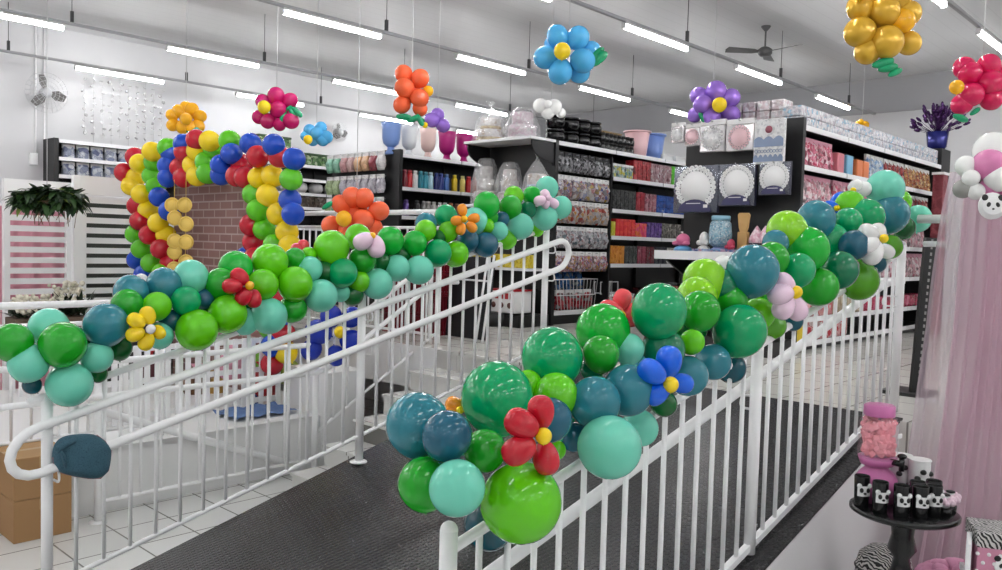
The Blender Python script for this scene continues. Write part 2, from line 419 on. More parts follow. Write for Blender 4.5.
# ------------------------------------------------------------------ balloons
BC = {'e': ((0, 158, 96), 'emerald green'), 'g': ((28, 160, 34), 'grass green'), 'G': ((14, 172, 48), 'bright green'), 'l': ((98, 200, 14), 'lime green'),
      'y': ((136, 206, 20), 'yellow-green'), 't': ((40, 122, 138), 'teal blue'), 'T': ((24, 90, 114), 'dark teal blue'), 'D': ((10, 78, 92), 'deep teal'),
      'E': ((2, 116, 78), 'dark emerald'), 'a': ((110, 206, 180), 'mint'), 'f': ((4, 96, 36), 'forest green'), 'o': ((78, 156, 18), 'olive green'),
      'R': ((190, 22, 42), 'red'), 'Y': ((240, 208, 26), 'yellow'), 'B': ((18, 72, 186), 'blue'), 'N': ((92, 192, 28), 'light green'),
      'w': ((238, 238, 236), 'white'), 'p': ((236, 206, 226), 'pale pink'), 'P': ((216, 130, 176), 'pink'), 'c': ((232, 74, 84), 'coral'),
      'O': ((240, 150, 40), 'orange'), 'b': ((8, 98, 226), 'royal blue'), 's': ((78, 172, 226), 'sky blue'), 'A': ((214, 168, 52), 'gold'),
      'C': ((206, 22, 84), 'crimson'), 'M': ((190, 20, 100), 'magenta'), 'V': ((150, 110, 206), 'lilac'), 'H': ((238, 98, 56), 'coral orange'),
      'S': ((244, 178, 24), 'amber'), 'L': ((22, 150, 100), 'leaf green'), 'X': ((150, 150, 146), 'grey'), 'n': ((22, 48, 168), 'navy blue')}
BM = {}
def latex(m, n, l, b):
    b.inputs['Subsurface Weight'].default_value = .0; b.inputs['Subsurface Radius'].default_value = (.06, .06, .06); b.inputs['Subsurface Scale'].default_value = 1
def bcol(k):
    c, nm = BC[k]
    pearl = k in 'AV'
    return mat(nm + ' balloon', c, .085 if not pearl else .22, metal=.25 if pearl else 0, spec=.42, coat=.12, build=latex)
def bal(k):
    """round latex balloon, unit radius, knot towards -z"""
    if ('b', k) not in BM:
        b = MB(); pr = []
        for i in range(15):
            a = PI * i / 14; z = math.cos(a); r = math.sin(a)
            if z < 0: z *= 1.06; r *= 1 - .07 * (z * z)
            pr.append((max(r, .0001), z))
        b.lathe(pr[::-1], seg=28)
        b.lathe([(.0001, -1.16), (.075, -1.15), (.05, -1.1), (.045, -1.04)], seg=8)
        BM[('b', k)] = b.mesh('balloon', bcol(k))
    return BM[('b', k)]
def lobe(k):
    """long twisted balloon lobe, unit long half axis along z"""
    if ('l', k) not in BM:
        b = MB(); pr = []
        for i in range(13):
            a = PI * i / 12; z = math.cos(a); r = .78 * math.sin(a) ** .85 if 0 < i < 12 else .0001
            pr.append((r * (1 + .12 * z), z))
        b.lathe(pr[::-1], seg=20)
        BM[('l', k)] = b.mesh('petal', bcol(k))
    return BM[('l', k)]
ZQ = V((0, 0, 1))
def quat(d): return ZQ.rotation_difference(V(d).normalized())
def garland(root, lst, plane, axis_z, dirn):
    """lst rows: px, py, radius in px, colour, layer (+ is nearer)"""
    for px, py, r, k, lay in lst:
        p = at(px, py, 'y', plane - lay * .085); R = r * 1.015 / FPX * depth_of(p)
        ax = V((p.x, plane, axis_z(p.x))); d = p - ax
        if d.length < .03: d = V((0, -.1, .1))
        part('balloon', bal(k), root, p, quat(d + V((random.uniform(-.03, .03), 0, random.uniform(-.03, .03)))), (R, R, R * 1.02), BC[k][1] + ' balloon')
def flower(root, petals, centre, plane, lay, k, ck, axis='y', back=0):
    """petals: px, py, r; centre: px, py, r"""
    def P(px, py, o=0): return at(px, py, 'y', plane - (lay + o) * .085)
    c = P(centre[0], centre[1], .5); Rc = centre[2] / FPX * depth_of(c)
    f = bpy.data.objects.new('balloon_flower', None); COL.objects.link(f); f.parent = root; f.location = c - ORG[root.name]; ORG[f.name] = c
    f['label'] = BC[k][1] + ' balloon flower'
    for px, py, r in petals:
        p = P(px, py); R = r / FPX * depth_of(p); d = p - c; d = d - FW * d.dot(FW)
        part('petal', lobe(k), f, p, quat(d), (R * 1.3, R * 1.3, R * 1.28))
    if centre[2] > 1: part('flower_centre', bal(ck), f, c, None, Rc, BC[ck][1] + ' centre balloon')
    return f

gn = thing('balloon_garland', 'thick green, teal and mint balloon garland along the nearest railing', 'balloon garland', (1.6, YN, rz_(1.6, 1.03)))
NG = [(418,425,32,'t',-1),(447,436,25,'T',1),(497,398,36,'e',-.5),(485,450.5,21,'g',1),(457,488,28,'a',2),(425,484,27,'g',.2),(521,502.5,40,'l',2),(489,525,25,'D',-.5),
 (528,384,14,'l',-1),(552,358,30.5,'e',-1),(556,395,22,'l',0),(550,420,22,'T',1),(574,437,15,'T',0),(595,402,25.5,'t',1),(601,354,18.5,'g',0),(592,369,12,'E',-.5),(603,331,27,'G',-1),
 (609.5,447,31.5,'a',2),(640,428,18,'a',.5),(556,450,10,'l',.5),(659,311,27.5,'e',.5),(628.7,349,15.5,'a',0),(663,350,22,'E',.5),(700,311,20,'g',.5),(697,297,20,'y',-.5),(692,342,12.5,'l',1),
 (628.7,390,25.5,'t',1.3),(688,376,20,'t',1),(713,362,18,'t',.5),(731,368,15,'D',-.2),(664,404,13,'f',.8),(634,366,14,'t',0),(752.6,271,26,'t',.8),(705,281,22,'y',-1),(723,286,17,'E',-.3),
 (730,299,17.5,'g',0),(739.5,331,26.5,'e',1),(758.7,314,16,'l',.3),(773,326,13,'o',0),(793,321,10,'D',0),(772,259,17,'g',-.3),(775.5,243,13,'t',-.8),(787,231,20,'y',-1),(816,219.5,19,'t',-1),
 (807,249,22,'G',0),(831,240,17,'e',-.5),(798,270,17,'e',.5),(819,287,19,'g',.5),(839,270,19,'E',.8),(858,280,20,'o',.5),(854,245,15,'T',1),(848,222,14,'e',0),(866,217,18,'e',0),(850,206,15,'l',-1),
 (890,214,18.5,'t',0),(885,189,18.5,'a',-.5),(899,202,12,'l',-.6),(904,228,11,'f',0),(918,218.4,13,'a',0),(890,247,12,'o',.3),(877,264,9,'D',0),(760,295,15,'g',-.6),(690,325,18,'f',-.6),(560,430,18,'e',-.6),(645,375,16,'E',-.6)]
gz = lambda x: rz_(x, 1.03)
garland(gn, NG, YN, gz, 1)
flower(gn, [(521.8,424,14.5),(541,412,13.5),(519,450,14.5),(546,458,13.5)], (543.6,436,8.5), YN, 2.9, 'R', 'Y')
flower(gn, [(611,312,11),(628,315,12),(622,300,9)], (620,316,6), YN, -2, 'c', 'Y')
flower(gn, [(668.7,362,13),(652,372,12),(657,393,11),(681,383,10)], (670.8,384.5,8), YN, 2.3, 'b', 'Y')
flower(gn, [(721,264,8),(712,268,7)], (716,270,4), YN, -2, 'w', 'Y')
flower(gn, [(785,283,9),(780.5,294,10.5),(784,307,10.5),(796,308,10.5)], (796,292,6.5), YN, 1.8, 'p', 'Y')
flower(gn, [(831,208,7),(839,201,8)], (837,208,3), YN, -1.8, 'b', 'Y')
flower(gn, [(868.7,232,8),(878,233,8),(868,244,9),(873,253,10),(886,251,7)], (884,238.4,4.5), YN, 1.7, 'w', 'Y')
flower(gn, [(861,189.5,8),(855,186,6)], (853,190.5,3.2), YN, -1.6, 'w', 'Y')
flower(gn, [(455,405,8),(451,412,6)], (460,410,4), YN, -2, 'O', 'Y')

gl = thing('balloon_garland', 'green and mint balloon garland on the ramp railing by the steps', 'balloon garland', (1.385, YL, rz_(1.385, 1.13)))
LG = [(13,342.5,19,'g',.5),(49,327.6,19,'a',-.5),(62.7,344.7,22.5,'g',1.5),(28.5,363,19,'a',.8),(97,357,15.5,'a',1),(69.5,384.6,22,'a',1),(106,325,21.5,'t',1),(119.7,348,12,'f',0),(32,385,9,'D',0),(98,374,9,'f',0),(85.5,337,11,'f',0),
 (131,292,17,'t',-.6),(164,285,17,'t',-.5),(127.4,304.7,15.5,'g',.2),(157,306,14,'l',.8),(186,300.6,14.5,'e',.7),(191,277,17,'a',-.5),(204,299,10,'T',0),(196.8,330,20.5,'l',1.2),(160,335.5,13,'a',.3),(170,320.7,11,'D',.2),
 (220.8,284,16,'g',.2),(235.6,268,17,'G',-.5),(270,262,18,'l',-.2),(263,284.5,15.5,'l',.8),(295,284,17.5,'l',1),(269,316,18,'a',1),(227.6,314,19,'l',1),(246,321.5,13,'a',.2),(292.6,309,14,'g',.3),(321,295.7,16.5,'a',1),(310,269,12.5,'a',.3),
 (295,258.8,11,'g',-.4),(308.6,255,8,'l',-.4),(331.6,248,17.5,'l',0),(358,237,13,'l',-.5),(390,240.5,14,'G',0),(414.7,243,12.5,'G',.1),(362.5,259.5,13.7,'g',.6),(381,261.6,10,'f',0),(343,273,14.5,'e',1),(359,281.6,11,'l',.6),
 (377,283.7,15.5,'a',.8),(352.6,295,11,'f',.2),(341,293,9,'a',.2),(397,268,13,'a',.6),(419,270,14.5,'a',1),(425.7,230.4,10.7,'l',.2),(426,223.7,11,'t',-.5),(325,272,12,'f',0),(438,253,13.7,'e',.8),(455.8,254,13,'l',.5),
 (448,231.5,10,'l',.4),(446,216,11.5,'e',-.3),(474.7,220.5,13,'a',-.3),(468,240.5,11.5,'T',.3),(486,244.7,12.5,'T',.8),(486.7,204.7,13.2,'G',0),(510.5,207,11.7,'g',.3),(513.7,196,10,'l',-.4),(532,195.7,9.5,'G',0),(527.8,210,8.5,'E',.3),
 (547,188,11.5,'a',-.3),(545,217.4,12.7,'a',.8),(561,207,11,'a',.2),(520.6,226.4,13,'a',.8),(499,231,9.2,'a',.7),(502,219,7.5,'T',.4),(507,239.5,10,'l',0),(490.5,217,8,'g',0),(487,226,7.5,'l',.3),(439,237,7,'f',.2),(537,230,7,'l',0),
 (142,312,12,'f',-.8),(205,318,13,'f',-.7),(250,300,13,'f',-.7),(310,285,12,'f',-.8),(400,255,11,'f',-.7),(465,232,9,'f',-.7)]
gz2 = lambda x: rz_(x, 1.13)
garland(gl, LG, YL, gz2, 1)
flower(gl, [(148,315.5,7.5),(136.5,321,7.5),(135.5,334,7.5),(146.6,341.5,7.5),(159,332,6)], (150.7,329,4.8), YL, 2.4, 'Y', 'w')
flower(gl, [(240,277,8),(232.5,286,8),(244,296,8),(254,298.5,7.5)], (249.7,285.4,4.5), YL, 1.9, 'R', 'S')
flower(gl, [(363.5,241,8.5),(376,246.5,9)], (372.6,235.5,3.3), YL, 1.8, 'p', 'S')
flower(gl, [(462.5,210,5),(457,220.5,5),(461,229,5),(471.6,227,5),(473.7,218.4,5)], (464,219,3.6), YL, 1.6, 'O', 'S')
flower(gl, [(540,200.5,5),(545.5,194.5,4.5),(553,203,5),(546,204,4)], (549,198,3), YL, 1.6, 'p', 'p')
flower(gl, [(303,247,6),(297,249,5)], (300,253,2), YL, -1.5, 'c', 'c')
flower(gl, [(142.7,282,7),(137,284,5)], (146,287,2), YL, -1.4, 'w', 'w')

# ------------------------------------------------------------------ balloon arch and brick backdrop
XA = 4.1
ar = thing('balloon_arch', 'red, yellow, green and blue spiral balloon arch over the brick backdrop', 'balloon arch', (XA, 8.0, 0))
ARC = '''R 135 157,R 124 172.5,Y 152 151.5,Y 139.5 163.5,Y 136 177.6,Y 131 186,Y 141 194,N 167.6 148,N 154 162,N 152 176,N 156 186,B 183.6 144,B 171 153.7,B 167.6 166,B 168 177.6,R 196.5 139.7,R 184.4 152,R 180 167.8,R 183.6 177.6,Y 209.7 141,Y 197 151,Y 193 165,Y 197 176,N 229.5 141,N 214 149.5,N 205.6 162,N 207 173.4,B 250.6 144,B 231.5 153.7,B 221 165,B 221 174.8,R 257.6 156.5,R 242 165,R 236.5 176,R 245 177.6,B 273.6 145,B 294 159,R 279.5 156.5,Y 259 177.6,Y 272.5 176,N 291 179,N 253.4 194.4,Y 267.4 195.3,B 290 200,B 293 214,N 257.6 210,Y 278 214,Y 287 231.8,N 264 229,R 250.5 225,R 253.4 242,N 274.4 245,Y 290 246,B 246 257.6,R 255 258,B 159 197,B 169 211,R 136.7 205.7,Y 148 210,R 139.5 221,Y 158 223,Y 166 235,N 135 234,R 149 235,R 160.6 249,N 141 249,R 170 263,B 136.7 260,N 150.7 263,B 143.7 274.5,N 162 273,B 275 262,R 288 262,N 130 290,B 155 288,R 146 301,Y 163 300,R 148 318,Y 160 330,N 146 340,B 158 350,R 147 362,Y 160 372,B 262 275,Y 280 278,N 268 292,R 282 296,Y 270 310,B 284 314,N 270 328,R 284 334,B 272 346,Y 286 352,R 272 364'''
for s_ in ARC.split(','):
    k, a, c = s_.split(); a = float(a); c = float(c)
    r = 9.6 + (a - 120) / 180 * 2.2
    p = at(a, c, 'x', XA + random.uniform(-.07, .05)); R = r / FPX * depth_of(p)
    part('balloon', bal(k), ar, p, quat(V((random.uniform(-1, 0), random.uniform(-1, 1), random.uniform(-.3, 1)))), R, BC[k][1] + ' balloon')
BRICK = brick_mat('printed brick', (126, 92, 88), (146, 108, 102), (176, 156, 150), .24, .085)
bd = thing('backdrop_panel', 'brick-printed backdrop panel behind the balloon arch', 'backdrop panel', (XA + .22, 8.1, 0))
MB().box((XA + .22, 8.15, 1.36), (.03, 2.0, 2.72)).build('printed_panel', BRICK, bd)
MB().box((XA + .27, 7.3, 1.3), (.05, .05, 2.6)).box((XA + .27, 9.0, 1.3), (.05, .05, 2.6)).box((XA + .27, 8.15, .06), (.05, 1.75, .05)).box((XA + .42, 7.3, .02), (.35, .05, .04)).box((XA + .42, 9.0, .02), (.35, .05, .04)).build('support_frame', BLACK, bd)
GOLD = mat('gold card', (226, 192, 96), .35, .3)
ZQ_ = V((0, 0, 1)); RF = ZQ_.rotation_difference(FW).to_matrix()
coin = MB().lathe([(.0001, -.004), (.078, -.004), (.08, 0), (.078, .004), (.0001, .004)], seg=24, rot=ZQ_.rotation_difference(FW).to_matrix()).mesh('disc', GOLD)
rim = MB().tube([RF @ V((.066 * math.cos(a * PI / 12), .066 * math.sin(a * PI / 12), 0)) for a in range(24)], .006, 6, closed=True).mesh('disc_rim', mat('gold rim', (226, 190, 90), .35, .3))
for j, (lab, cs) in enumerate((('string of gold discs hanging on the brick backdrop beside the balloons', [(172, 205), (174.6, 218), (174.6, 241), (174.6, 252), (174, 269)]), ('string of gold discs hanging on the brick backdrop towards its middle', [(184.4, 205), (186, 224), (186, 242), (186, 262)]))):
    ps = [at(a, c, 'x', XA - .14) for a, c in cs]; ym = sum(p.y for p in ps) / len(ps)
    g = thing('disc_string', lab, 'paper garland', (XA - .14, ym, 2.6), 'gold disc strings on the brick backdrop')
    MB().tube([(XA - .14, ym, 2.62), (XA - .14, ym, ps[-1].z)], .003, 5).build('string', GOLD, g)
    for p in ps:
        d = part('disc', coin, g, (XA - .14, p.y, p.z)); part('disc_rim', rim, d, V((XA - .14, p.y, p.z)) - FW * .004)

# ------------------------------------------------------------------ hanging balloon flowers
STRING = mat('white string', (200, 200, 200), .6)
def hang(label, d, k, petals, centre, ck, leaves, top=None, cat='balloon flower', lk='L', off=.12):
    c0 = dep(centre[0], centre[1], d)
    px_ = sum(p[0] for p in petals) / len(petals); py_ = sum(p[1] for p in petals) / len(petals)
    r0 = dep(px_, py_, d)
    t = thing('hanging_balloon_flower', label, cat, r0, 'balloon flowers hanging from the ceiling')
    for i, q in enumerate(petals):
        px, py, r = q[:3]; lay = q[3] if len(q) > 3 else 0
        kk = q[4] if len(q) > 4 else k
        p = dep(px, py, d - lay * .1); R = r / FPX * depth_of(p)
        part('petal', bal(kk), t, p, quat(p - r0 + V((.01, 0, .01))), (R, R, R * 1.05))
    if centre[2] > 0:
        c = dep(centre[0], centre[1], d - off); part('flower_centre', bal(ck), t, c, None, centre[2] / FPX * depth_of(c), BC[ck][1] + ' centre balloon')
    for a, b_, c_, e_ in leaves:
        p = dep(a, b_, d - .05); q = dep(c_, e_, d - .05); m_ = (p + q) / 2; L = (q - p).length / 2
        part('leaf', lobe(lk), t, m_, quat(q - p), (L * .55, L * .55, L), 'green leaf balloon')
    MB().tube([r0 + V((0, 0, .05)), (r0.x, r0.y, top or ZC)], .0035, 5).build('string', STRING, t)
    return t
hang('sky blue balloon flower with yellow centre, hanging free under the ceiling', 6.3, 's', [(557.5,36,11,.2),(578,37.7,11.5),(545.3,57.5,11.5,.2),(560.3,72,12.3,.3),(582.7,60.7,12.3,.5),(591,51,10,-1),(579,72,11,-.6),(553,45,9,-1)], (562.2,51,8.6), 'Y', [(592,57,604,48),(592,66,607,52),(598,50,592,62)], off=.17)
hang('gold balloon flower at the top edge, the largest hanging one', 5.2, 'A', [(859.7,32,15,.3),(884.7,11.4,15,.4),(887,42,16,.6),(907.6,13.7,13),(908.7,43,12,-.3),(867.6,51,13,.1),(860,8,13),(876,-4,12),(902,21,12.5,.2,'S'),(898,0,13),(884,28,14,-.8)], (860,-8,8), 'Y', [(872,66,894,60),(878,70,898,66),(888,76,902,69)])
hang('crimson balloon flower hanging nearest the pink curtain', 6.5, 'C', [(964.6,68,11),(970,73,11.5,.3),(988.5,66,11.5,.2),(990,83,12.5,.6),(971.4,94.7,12,.6),(991,99,11,.3),(962,104,10.5,.2),(1000,91,9),(999,75,10),(978,82,12,-1)], (956.6,87,7), 'S', [(953,115,968,121),(970,115,980,108)])
hang('lilac balloon flower with yellow centre above the end display of paper doilies', 8.3, 'V', [(716,91.6,10.5,.1),(699,96,9,-.6),(703,104.6,9.5,.4),(730.5,98,9.5,.1),(730.5,114.7,9.5,.1),(711,116.5,9.5,.4),(695,115,7.5,-.6),(718,106,9,-1)], (719.4,104.6,7.5), 'Y', [(699,112,706,123)], off=.16)
hang('coral orange balloon cluster hanging above the blue and white vases', 7.6, 'H', [(403.7,74,9,.1),(420,78.4,9.3,.2),(404.5,88,10,.6),(419.5,98,9.3,.5),(402,104.7,8.7,.2),(420,108.5,7.5),(411,94,9,-1)], (428,91,5.5), 'S', [(396,116,412,118),(407,122,420,116),(417,114,423,126)], off=.0)
hang('lilac balloon cluster half hidden behind the coral one', 9.2, 'V', [(432,120,7.5,.3),(437.5,115,7,-.2),(443,125.5,7)], (425,125,3), 'Y', [(421,118,426,124)])
hang('magenta balloon flower with yellow centre hanging behind the arch', 8.7, 'M', [(276,96,8.7,.3),(263,101.6,7.5,.1),(290,100.7,7.8),(278,109.5,8.5,.5),(259.5,117,7.2),(268,121,7.6,.3),(279.5,124.5,6.5,.2),(291,121,8,.3),(283,112,9,-.8)], (264,107,6.6), 'Y', [(281,124,285,110),(285,111,292,106),(292,107,302,117),(289,108,296,118)], off=.16)
hang('light blue balloon flower hanging in front of the green patterned boxes', 9.6, 's', [(310,130.5,6.3),(320.7,128,6.3),(317,134,7,.4),(326,137,6.7,.2),(306,136,5.5),(322.5,140,6.2,.3),(313,140,6)], (308,139.5,4.6), 'Y', [(318,141,325,139)], off=.12)
hang('yellow balloon flower hanging above the left end of the arch', 9.6, 'S', [(179,111,6.6),(192,109.3,6.6),(200,116.3,6.4),(198,126,6.6),(182.5,127,6.8,.3),(172,115,6),(173,125,6.3,.2),(186,107.5,6.3,-.3),(191,127,6.3,.3),(186,117,7,-.5)], (186,118.8,6), 'S', [(186,131,200,130),(190,133,199,127)], off=.12)
hang('white balloon cluster hanging above the black pots', 9.9, 'w', [(541,106,7.7,.1),(554,107,7.7,.1),(548,112,7),(561,113,5,-.3)], (548,104,4), 'w', [])
hang('small amber balloon cluster beyond the row of clear packs', 12.2, 'S', [(859,125,4.2),(865,125,4),(862,129,4)], (861,122,3), 'S', [])
hang('coral orange balloon flower lying low, just above the mid garland', 6.9, 'H', [(352,197,10,.2),(364,198,10,.3),(341,204,9.5,.1),(379,211,10,.1),(363,220,11,.6),(331,225,9.5,.1),(374,227,8.5),(346.5,230,8.5,.3),(356,212,12,-.8)], (343.7,218.5,8), 'S', [(322,209,333,202)], off=.17, top=4.2)

# ------------------------------------------------------------------ ceiling lights, fans
HOUS = mat('white lamp housing', (215, 215, 216), .4)
def make_light():
    t = thing('ceiling_light', '', 'ceiling light', (0, 0, 0)); 
    MB().box((0, 0, .034), (1.2, .06, .02), bev=.004).build('housing', HOUS, t)
    MB().tube([(-.59, 0, 0), (.59, 0, 0)], .021, 12).build('tube', TUBE, t)
    for e_ in (-.598, .598): MB().box((e_, 0, .006), (.016, .05, .05)).build('end_cap', HOUS, t)
    return t
LROW = Row(make_light)
ROWS = [(-5.0, 'added out of view over the far right for brightness'), (-2.6, 'added out of view behind the pink tulle for brightness'), (-.2, 'over the space beyond the right railing'), (2.27, 'over the ramp side of the first shelves'), (4.87, 'above the doily display shelves'), (7.18, 'over the black pot shelves'), (9.66, 'over the vase shelves'), (11.8, 'along the white wall')]  # first two rows, out of view, are added to brighten camera-facing surfaces
for ri, (y, w) in enumerate(ROWS):
    tr = thing('light_track', 'thin grey ceiling track with hanging wires, ' + w, 'light track', (4, y, 4.26), 'ceiling light tracks')
    MB().box((2.5, y, 4.265), (22.6, .035, .03)).build('track_bar', GREYM, tr)
    for i in range(10):
        x = -8.26 + i * 2.33
        MB().tube([(x, y, 4.28), (x, y, ZC)], .004, 5).box((x, y, 4.34), (.03, .03, .12)).build('hanger', mat('dark wire', (60, 60, 62), .5), tr)
    for i in range(9):
        x = -6.61 + i * 2.33 + (.08 if ri == 4 else -.26 if ri == 7 else 0)  # the first two tubes per row, out of view, are added for front light
        if x < 13.5: LROW.put((x, y, 4.2), 'lit white ceiling tube ' + w + (', unseen extra, first' , ', unseen extra, second', ', third', ', fourth', ', fifth', ', sixth', ', seventh', ', eighth', ', ninth')[i] + ' from the entrance', 'lit tubes on the ceiling tracks')
# ceiling fan
fc = V((10.03, 4.93, 4.55))
f = thing('ceiling_fan', 'grey three-bladed ceiling fan hanging between the light tracks', 'ceiling fan', fc)
FANM = mat('grey fan paint', (96, 96, 96), .4, .3)
MB().lathe([(.0001, -.05), (.06, -.05), (.09, -.02), (.09, .03), (.05, .06), (.02, .07)], fc, 20).build('motor', FANM, f)
MB().tube([fc + V((0, 0, .06)), (fc.x, fc.y, ZC - .03)], .012, 8).lathe([(.02, 0), (.06, .05), (.06, .06)], (fc.x, fc.y, ZC - .065), 16).build('down_rod', FANM, f)
for a in (.35, .35 + 2 * PI / 3, .35 + 4 * PI / 3):
    R = Matrix.Rotation(a, 3, 'Z') @ Matrix.Rotation(.25, 3, 'X')
    pts = [(.07, -.02, 0), (.16, -.055, 0), (.5, -.07, 0), (.52, .0, 0), (.5, .07, 0), (.16, .055, 0), (.07, .02, 0)]
    MB().poly([fc + R @ V(p) for p in pts], R @ V((0, 0, .008))).build('blade', FANM, f)
# wall fan on the left wall, with its conduit
def wall_fan(c, r, label, yw):
    c = V(c); t = thing('wall_fan', label, 'fan', c); FM = mat('pale grey plastic', (188, 189, 192), .35)
    b = MB(); 
    for k in range(4):
        b.tube([c + V((r * (.35 + .22 * k) * math.cos(a * PI / 16), -.05 + .02 * k, r * (.35 + .22 * k) * math.sin(a * PI / 16))) for a in range(32)], .003, 5, closed=True)
    for k in range(24):
        a = k * PI / 12; b.tube([c + V((.06 * math.cos(a), -.07, .06 * math.sin(a))), c + V((r * .6 * math.cos(a), -.06, r * .6 * math.sin(a))), c + V((r * math.cos(a), .0, r * math.sin(a)))], .002, 4)
    b.build('guard_grille', FM, t)
    for k in range(3):
        a = k * 2 * PI / 3 + 1.9; R = Matrix.Rotation(-a, 3, 'Y'); R2 = R @ Matrix.Rotation(.5, 3, 'X')
        MB().poly([c + R2 @ V(p) for p in [(.03, 0, -.02), (r * .5, 0, -.075), (r * .88, 0, -.06), (r * .92, 0, .03), (r * .5, 0, .07), (.03, 0, .02)]], R2 @ V((0, .006, 0))).build('blade', mat('fan blade grey', (104, 102, 100), .4), t)
    MB().lathe([(.0001, -.05), (.05, -.045), (.07, 0), (.07, .12), (.03, .15)], c, 16, rot=Matrix.Rotation(-PI / 2, 3, 'X')).build('motor', FM, t)
    MB().tube([c + V((0, .12, 0)), (c.x, yw, c.z - .06)], .025, 8).build('wall_bracket', FM, t)
wall_fan((4.04, 12.42, 3.92), .27, 'white wall fan high on the white wall, beside a conduit', 12.7)
wall_fan((at(340, 132, 'y', 12.5).x, 12.5, at(340, 132, 'y', 12.5).z), .17, 'small wall fan mounted near the light blue balloon flower', 12.7)
cd = thing('wall_conduit', 'pair of white conduits running down the white wall to a switch box', 'conduit', (4.0, 12.68, 1.0))
MB().tube([(3.98, 12.68, 2.95), (3.98, 12.68, 4.88)], .012, 8).build('pipe', WHITE, cd)
MB().tube([(4.09, 12.68, 2.0), (4.09, 12.68, 4.88)], .012, 8).build('pipe', WHITE, cd)
MB().box((3.95, 12.67, 3.02), (.1, .06, .16), bev=.006).build('switch_box', WHITE, cd)
# strands of clear sparkle shapes hanging on the left wall
FILM = film_mat('clear sparkle film', (255, 255, 255), .7)
sp = thing('sparkle_curtain', 'clear sparkly hanging strands on the white wall beside the fan', 'hanging decoration', (5.15, 12.62, 4.2))
dsc = MB().lathe([(.0001, 0), (.02, .003), (.035, 0), (.02, -.003), (.0001, -.001)], seg=8, rot=Matrix.Rotation(PI / 2, 3, 'X')).mesh('sparkle', FILM)
for i in range(10):
    x = 4.6 + i * .125; b = MB(); b.tube([(x, 12.62, 4.25 + .1 * math.sin(i * 2)), (x, 12.62, 3.36 + .08 * math.cos(i * 3))], .002, 4)
    for j in range(10):
        z = 4.22 - j * .085; R = Matrix.Rotation(random.uniform(0, PI), 3, 'Z') @ Matrix.Rotation(random.uniform(0, PI), 3, 'X')
        b.lathe([(.0001, 0), (.022, .002), (.03, 0), (.0001, -.002)], (x + random.uniform(-.03, .03), 12.62, z), 7, rot=R)
    b.build('strand', FILM, sp)
# ------------------------------------------------------------------ shop shelving
def pos_print(name, cols, scale=30, rough=.2, sx=(1, 1, 1), kind='vor'):
    """soft printed pattern that differs from pack to pack (it follows the place in the room), with film wrinkles"""
    def f(m, n, l, b):
        g = n.new('ShaderNodeNewGeometry'); t = n.new('ShaderNodeTexVoronoi'); t.feature = 'SMOOTH_F1'; t.inputs['Smoothness'].default_value = .35; t.inputs['Scale'].default_value = scale * .62
        l.new(g.outputs['Position'], t.inputs['Vector']); sc = n.new('ShaderNodeSeparateColor'); l.new(t.outputs['Color'], sc.inputs['Color'])
        r = n.new('ShaderNodeValToRGB'); e = r.color_ramp.elements
        av = [sum(c[i] for c in cols) / len(cols) for i in range(3)]
        while len(e) < len(cols): e.new(.5)
        for i, c in enumerate(cols): e[i].position = .12 + .76 * i / max(1, len(cols) - 1); e[i].color = lin([(c[q] * .85 + av[q] * .15) * .95 for q in range(3)])
        l.new(sc.outputs[0], r.inputs['Fac']); l.new(r.outputs['Color'], b.inputs['Base Color'])
        nz = n.new('ShaderNodeTexNoise'); nz.inputs['Scale'].default_value = 24; nz.inputs['Detail'].default_value = 3; l.new(g.outputs['Position'], nz.inputs['Vector'])
        bp = n.new('ShaderNodeBump'); bp.inputs['Strength'].default_value = .6; bp.inputs['Distance'].default_value = .04; l.new(nz.outputs['Fac'], bp.inputs['Height']); l.new(bp.outputs['Normal'], b.inputs['Normal'])
    return mat(name, cols[0], rough, build=f)
SHELFW = mat('white shelf rail', (232, 232, 234), .35)
def gondola(name, label, x0, x1, yf, d, levels, bay, zb=HU, ye=None, zt=3.29, end=True, spine=True, cat='shelving', base_to=None):
    t = thing(name, label, cat, (x0, yf + d / 2, zb))
    if spine: MB().box(((x0 + x1) / 2, yf + d + .02, (zb + zt) / 2 + .02), (x1 - x0, .03, zt - zb - .06)).build('back_panel', BLACK, t)
    nb = max(1, round((x1 - x0) / bay)); bw = (x1 - x0) / nb
    for i in range(nb + 1): MB().box((x0 + bw * i, yf + d - .02, (zb + zt) / 2), (.03, .05, zt - zb)).build('upright', BLACK, t)
    if end:
        y1 = ye if ye else yf + d
        MB().box((x0 - .03, (yf - .02 + y1) / 2, (zb + zt) / 2), (.06, y1 - yf + .02, zt - zb)).build('end_panel', BLACK, t)
    for z in levels:
        sh = MB().box(((x0 + x1) / 2, yf + d / 2, z), (x1 - x0 - .01, d, .02)).build('shelf', BLACK, t)
        for i in range(nb):
            MB().box((x0 + bw * (i + .5), yf - .006, z - .005), (bw - .02, .012, .05)).build('price_rail', SHELFW, sh)
    if base_to: MB().box(((x0 + x1) / 2, yf + d / 2 + .03, (zb + base_to) / 2), (x1 - x0, d - .06, base_to - zb)).build('plinth_base', BLACK, t)
    return t
def top(z): return z + .011

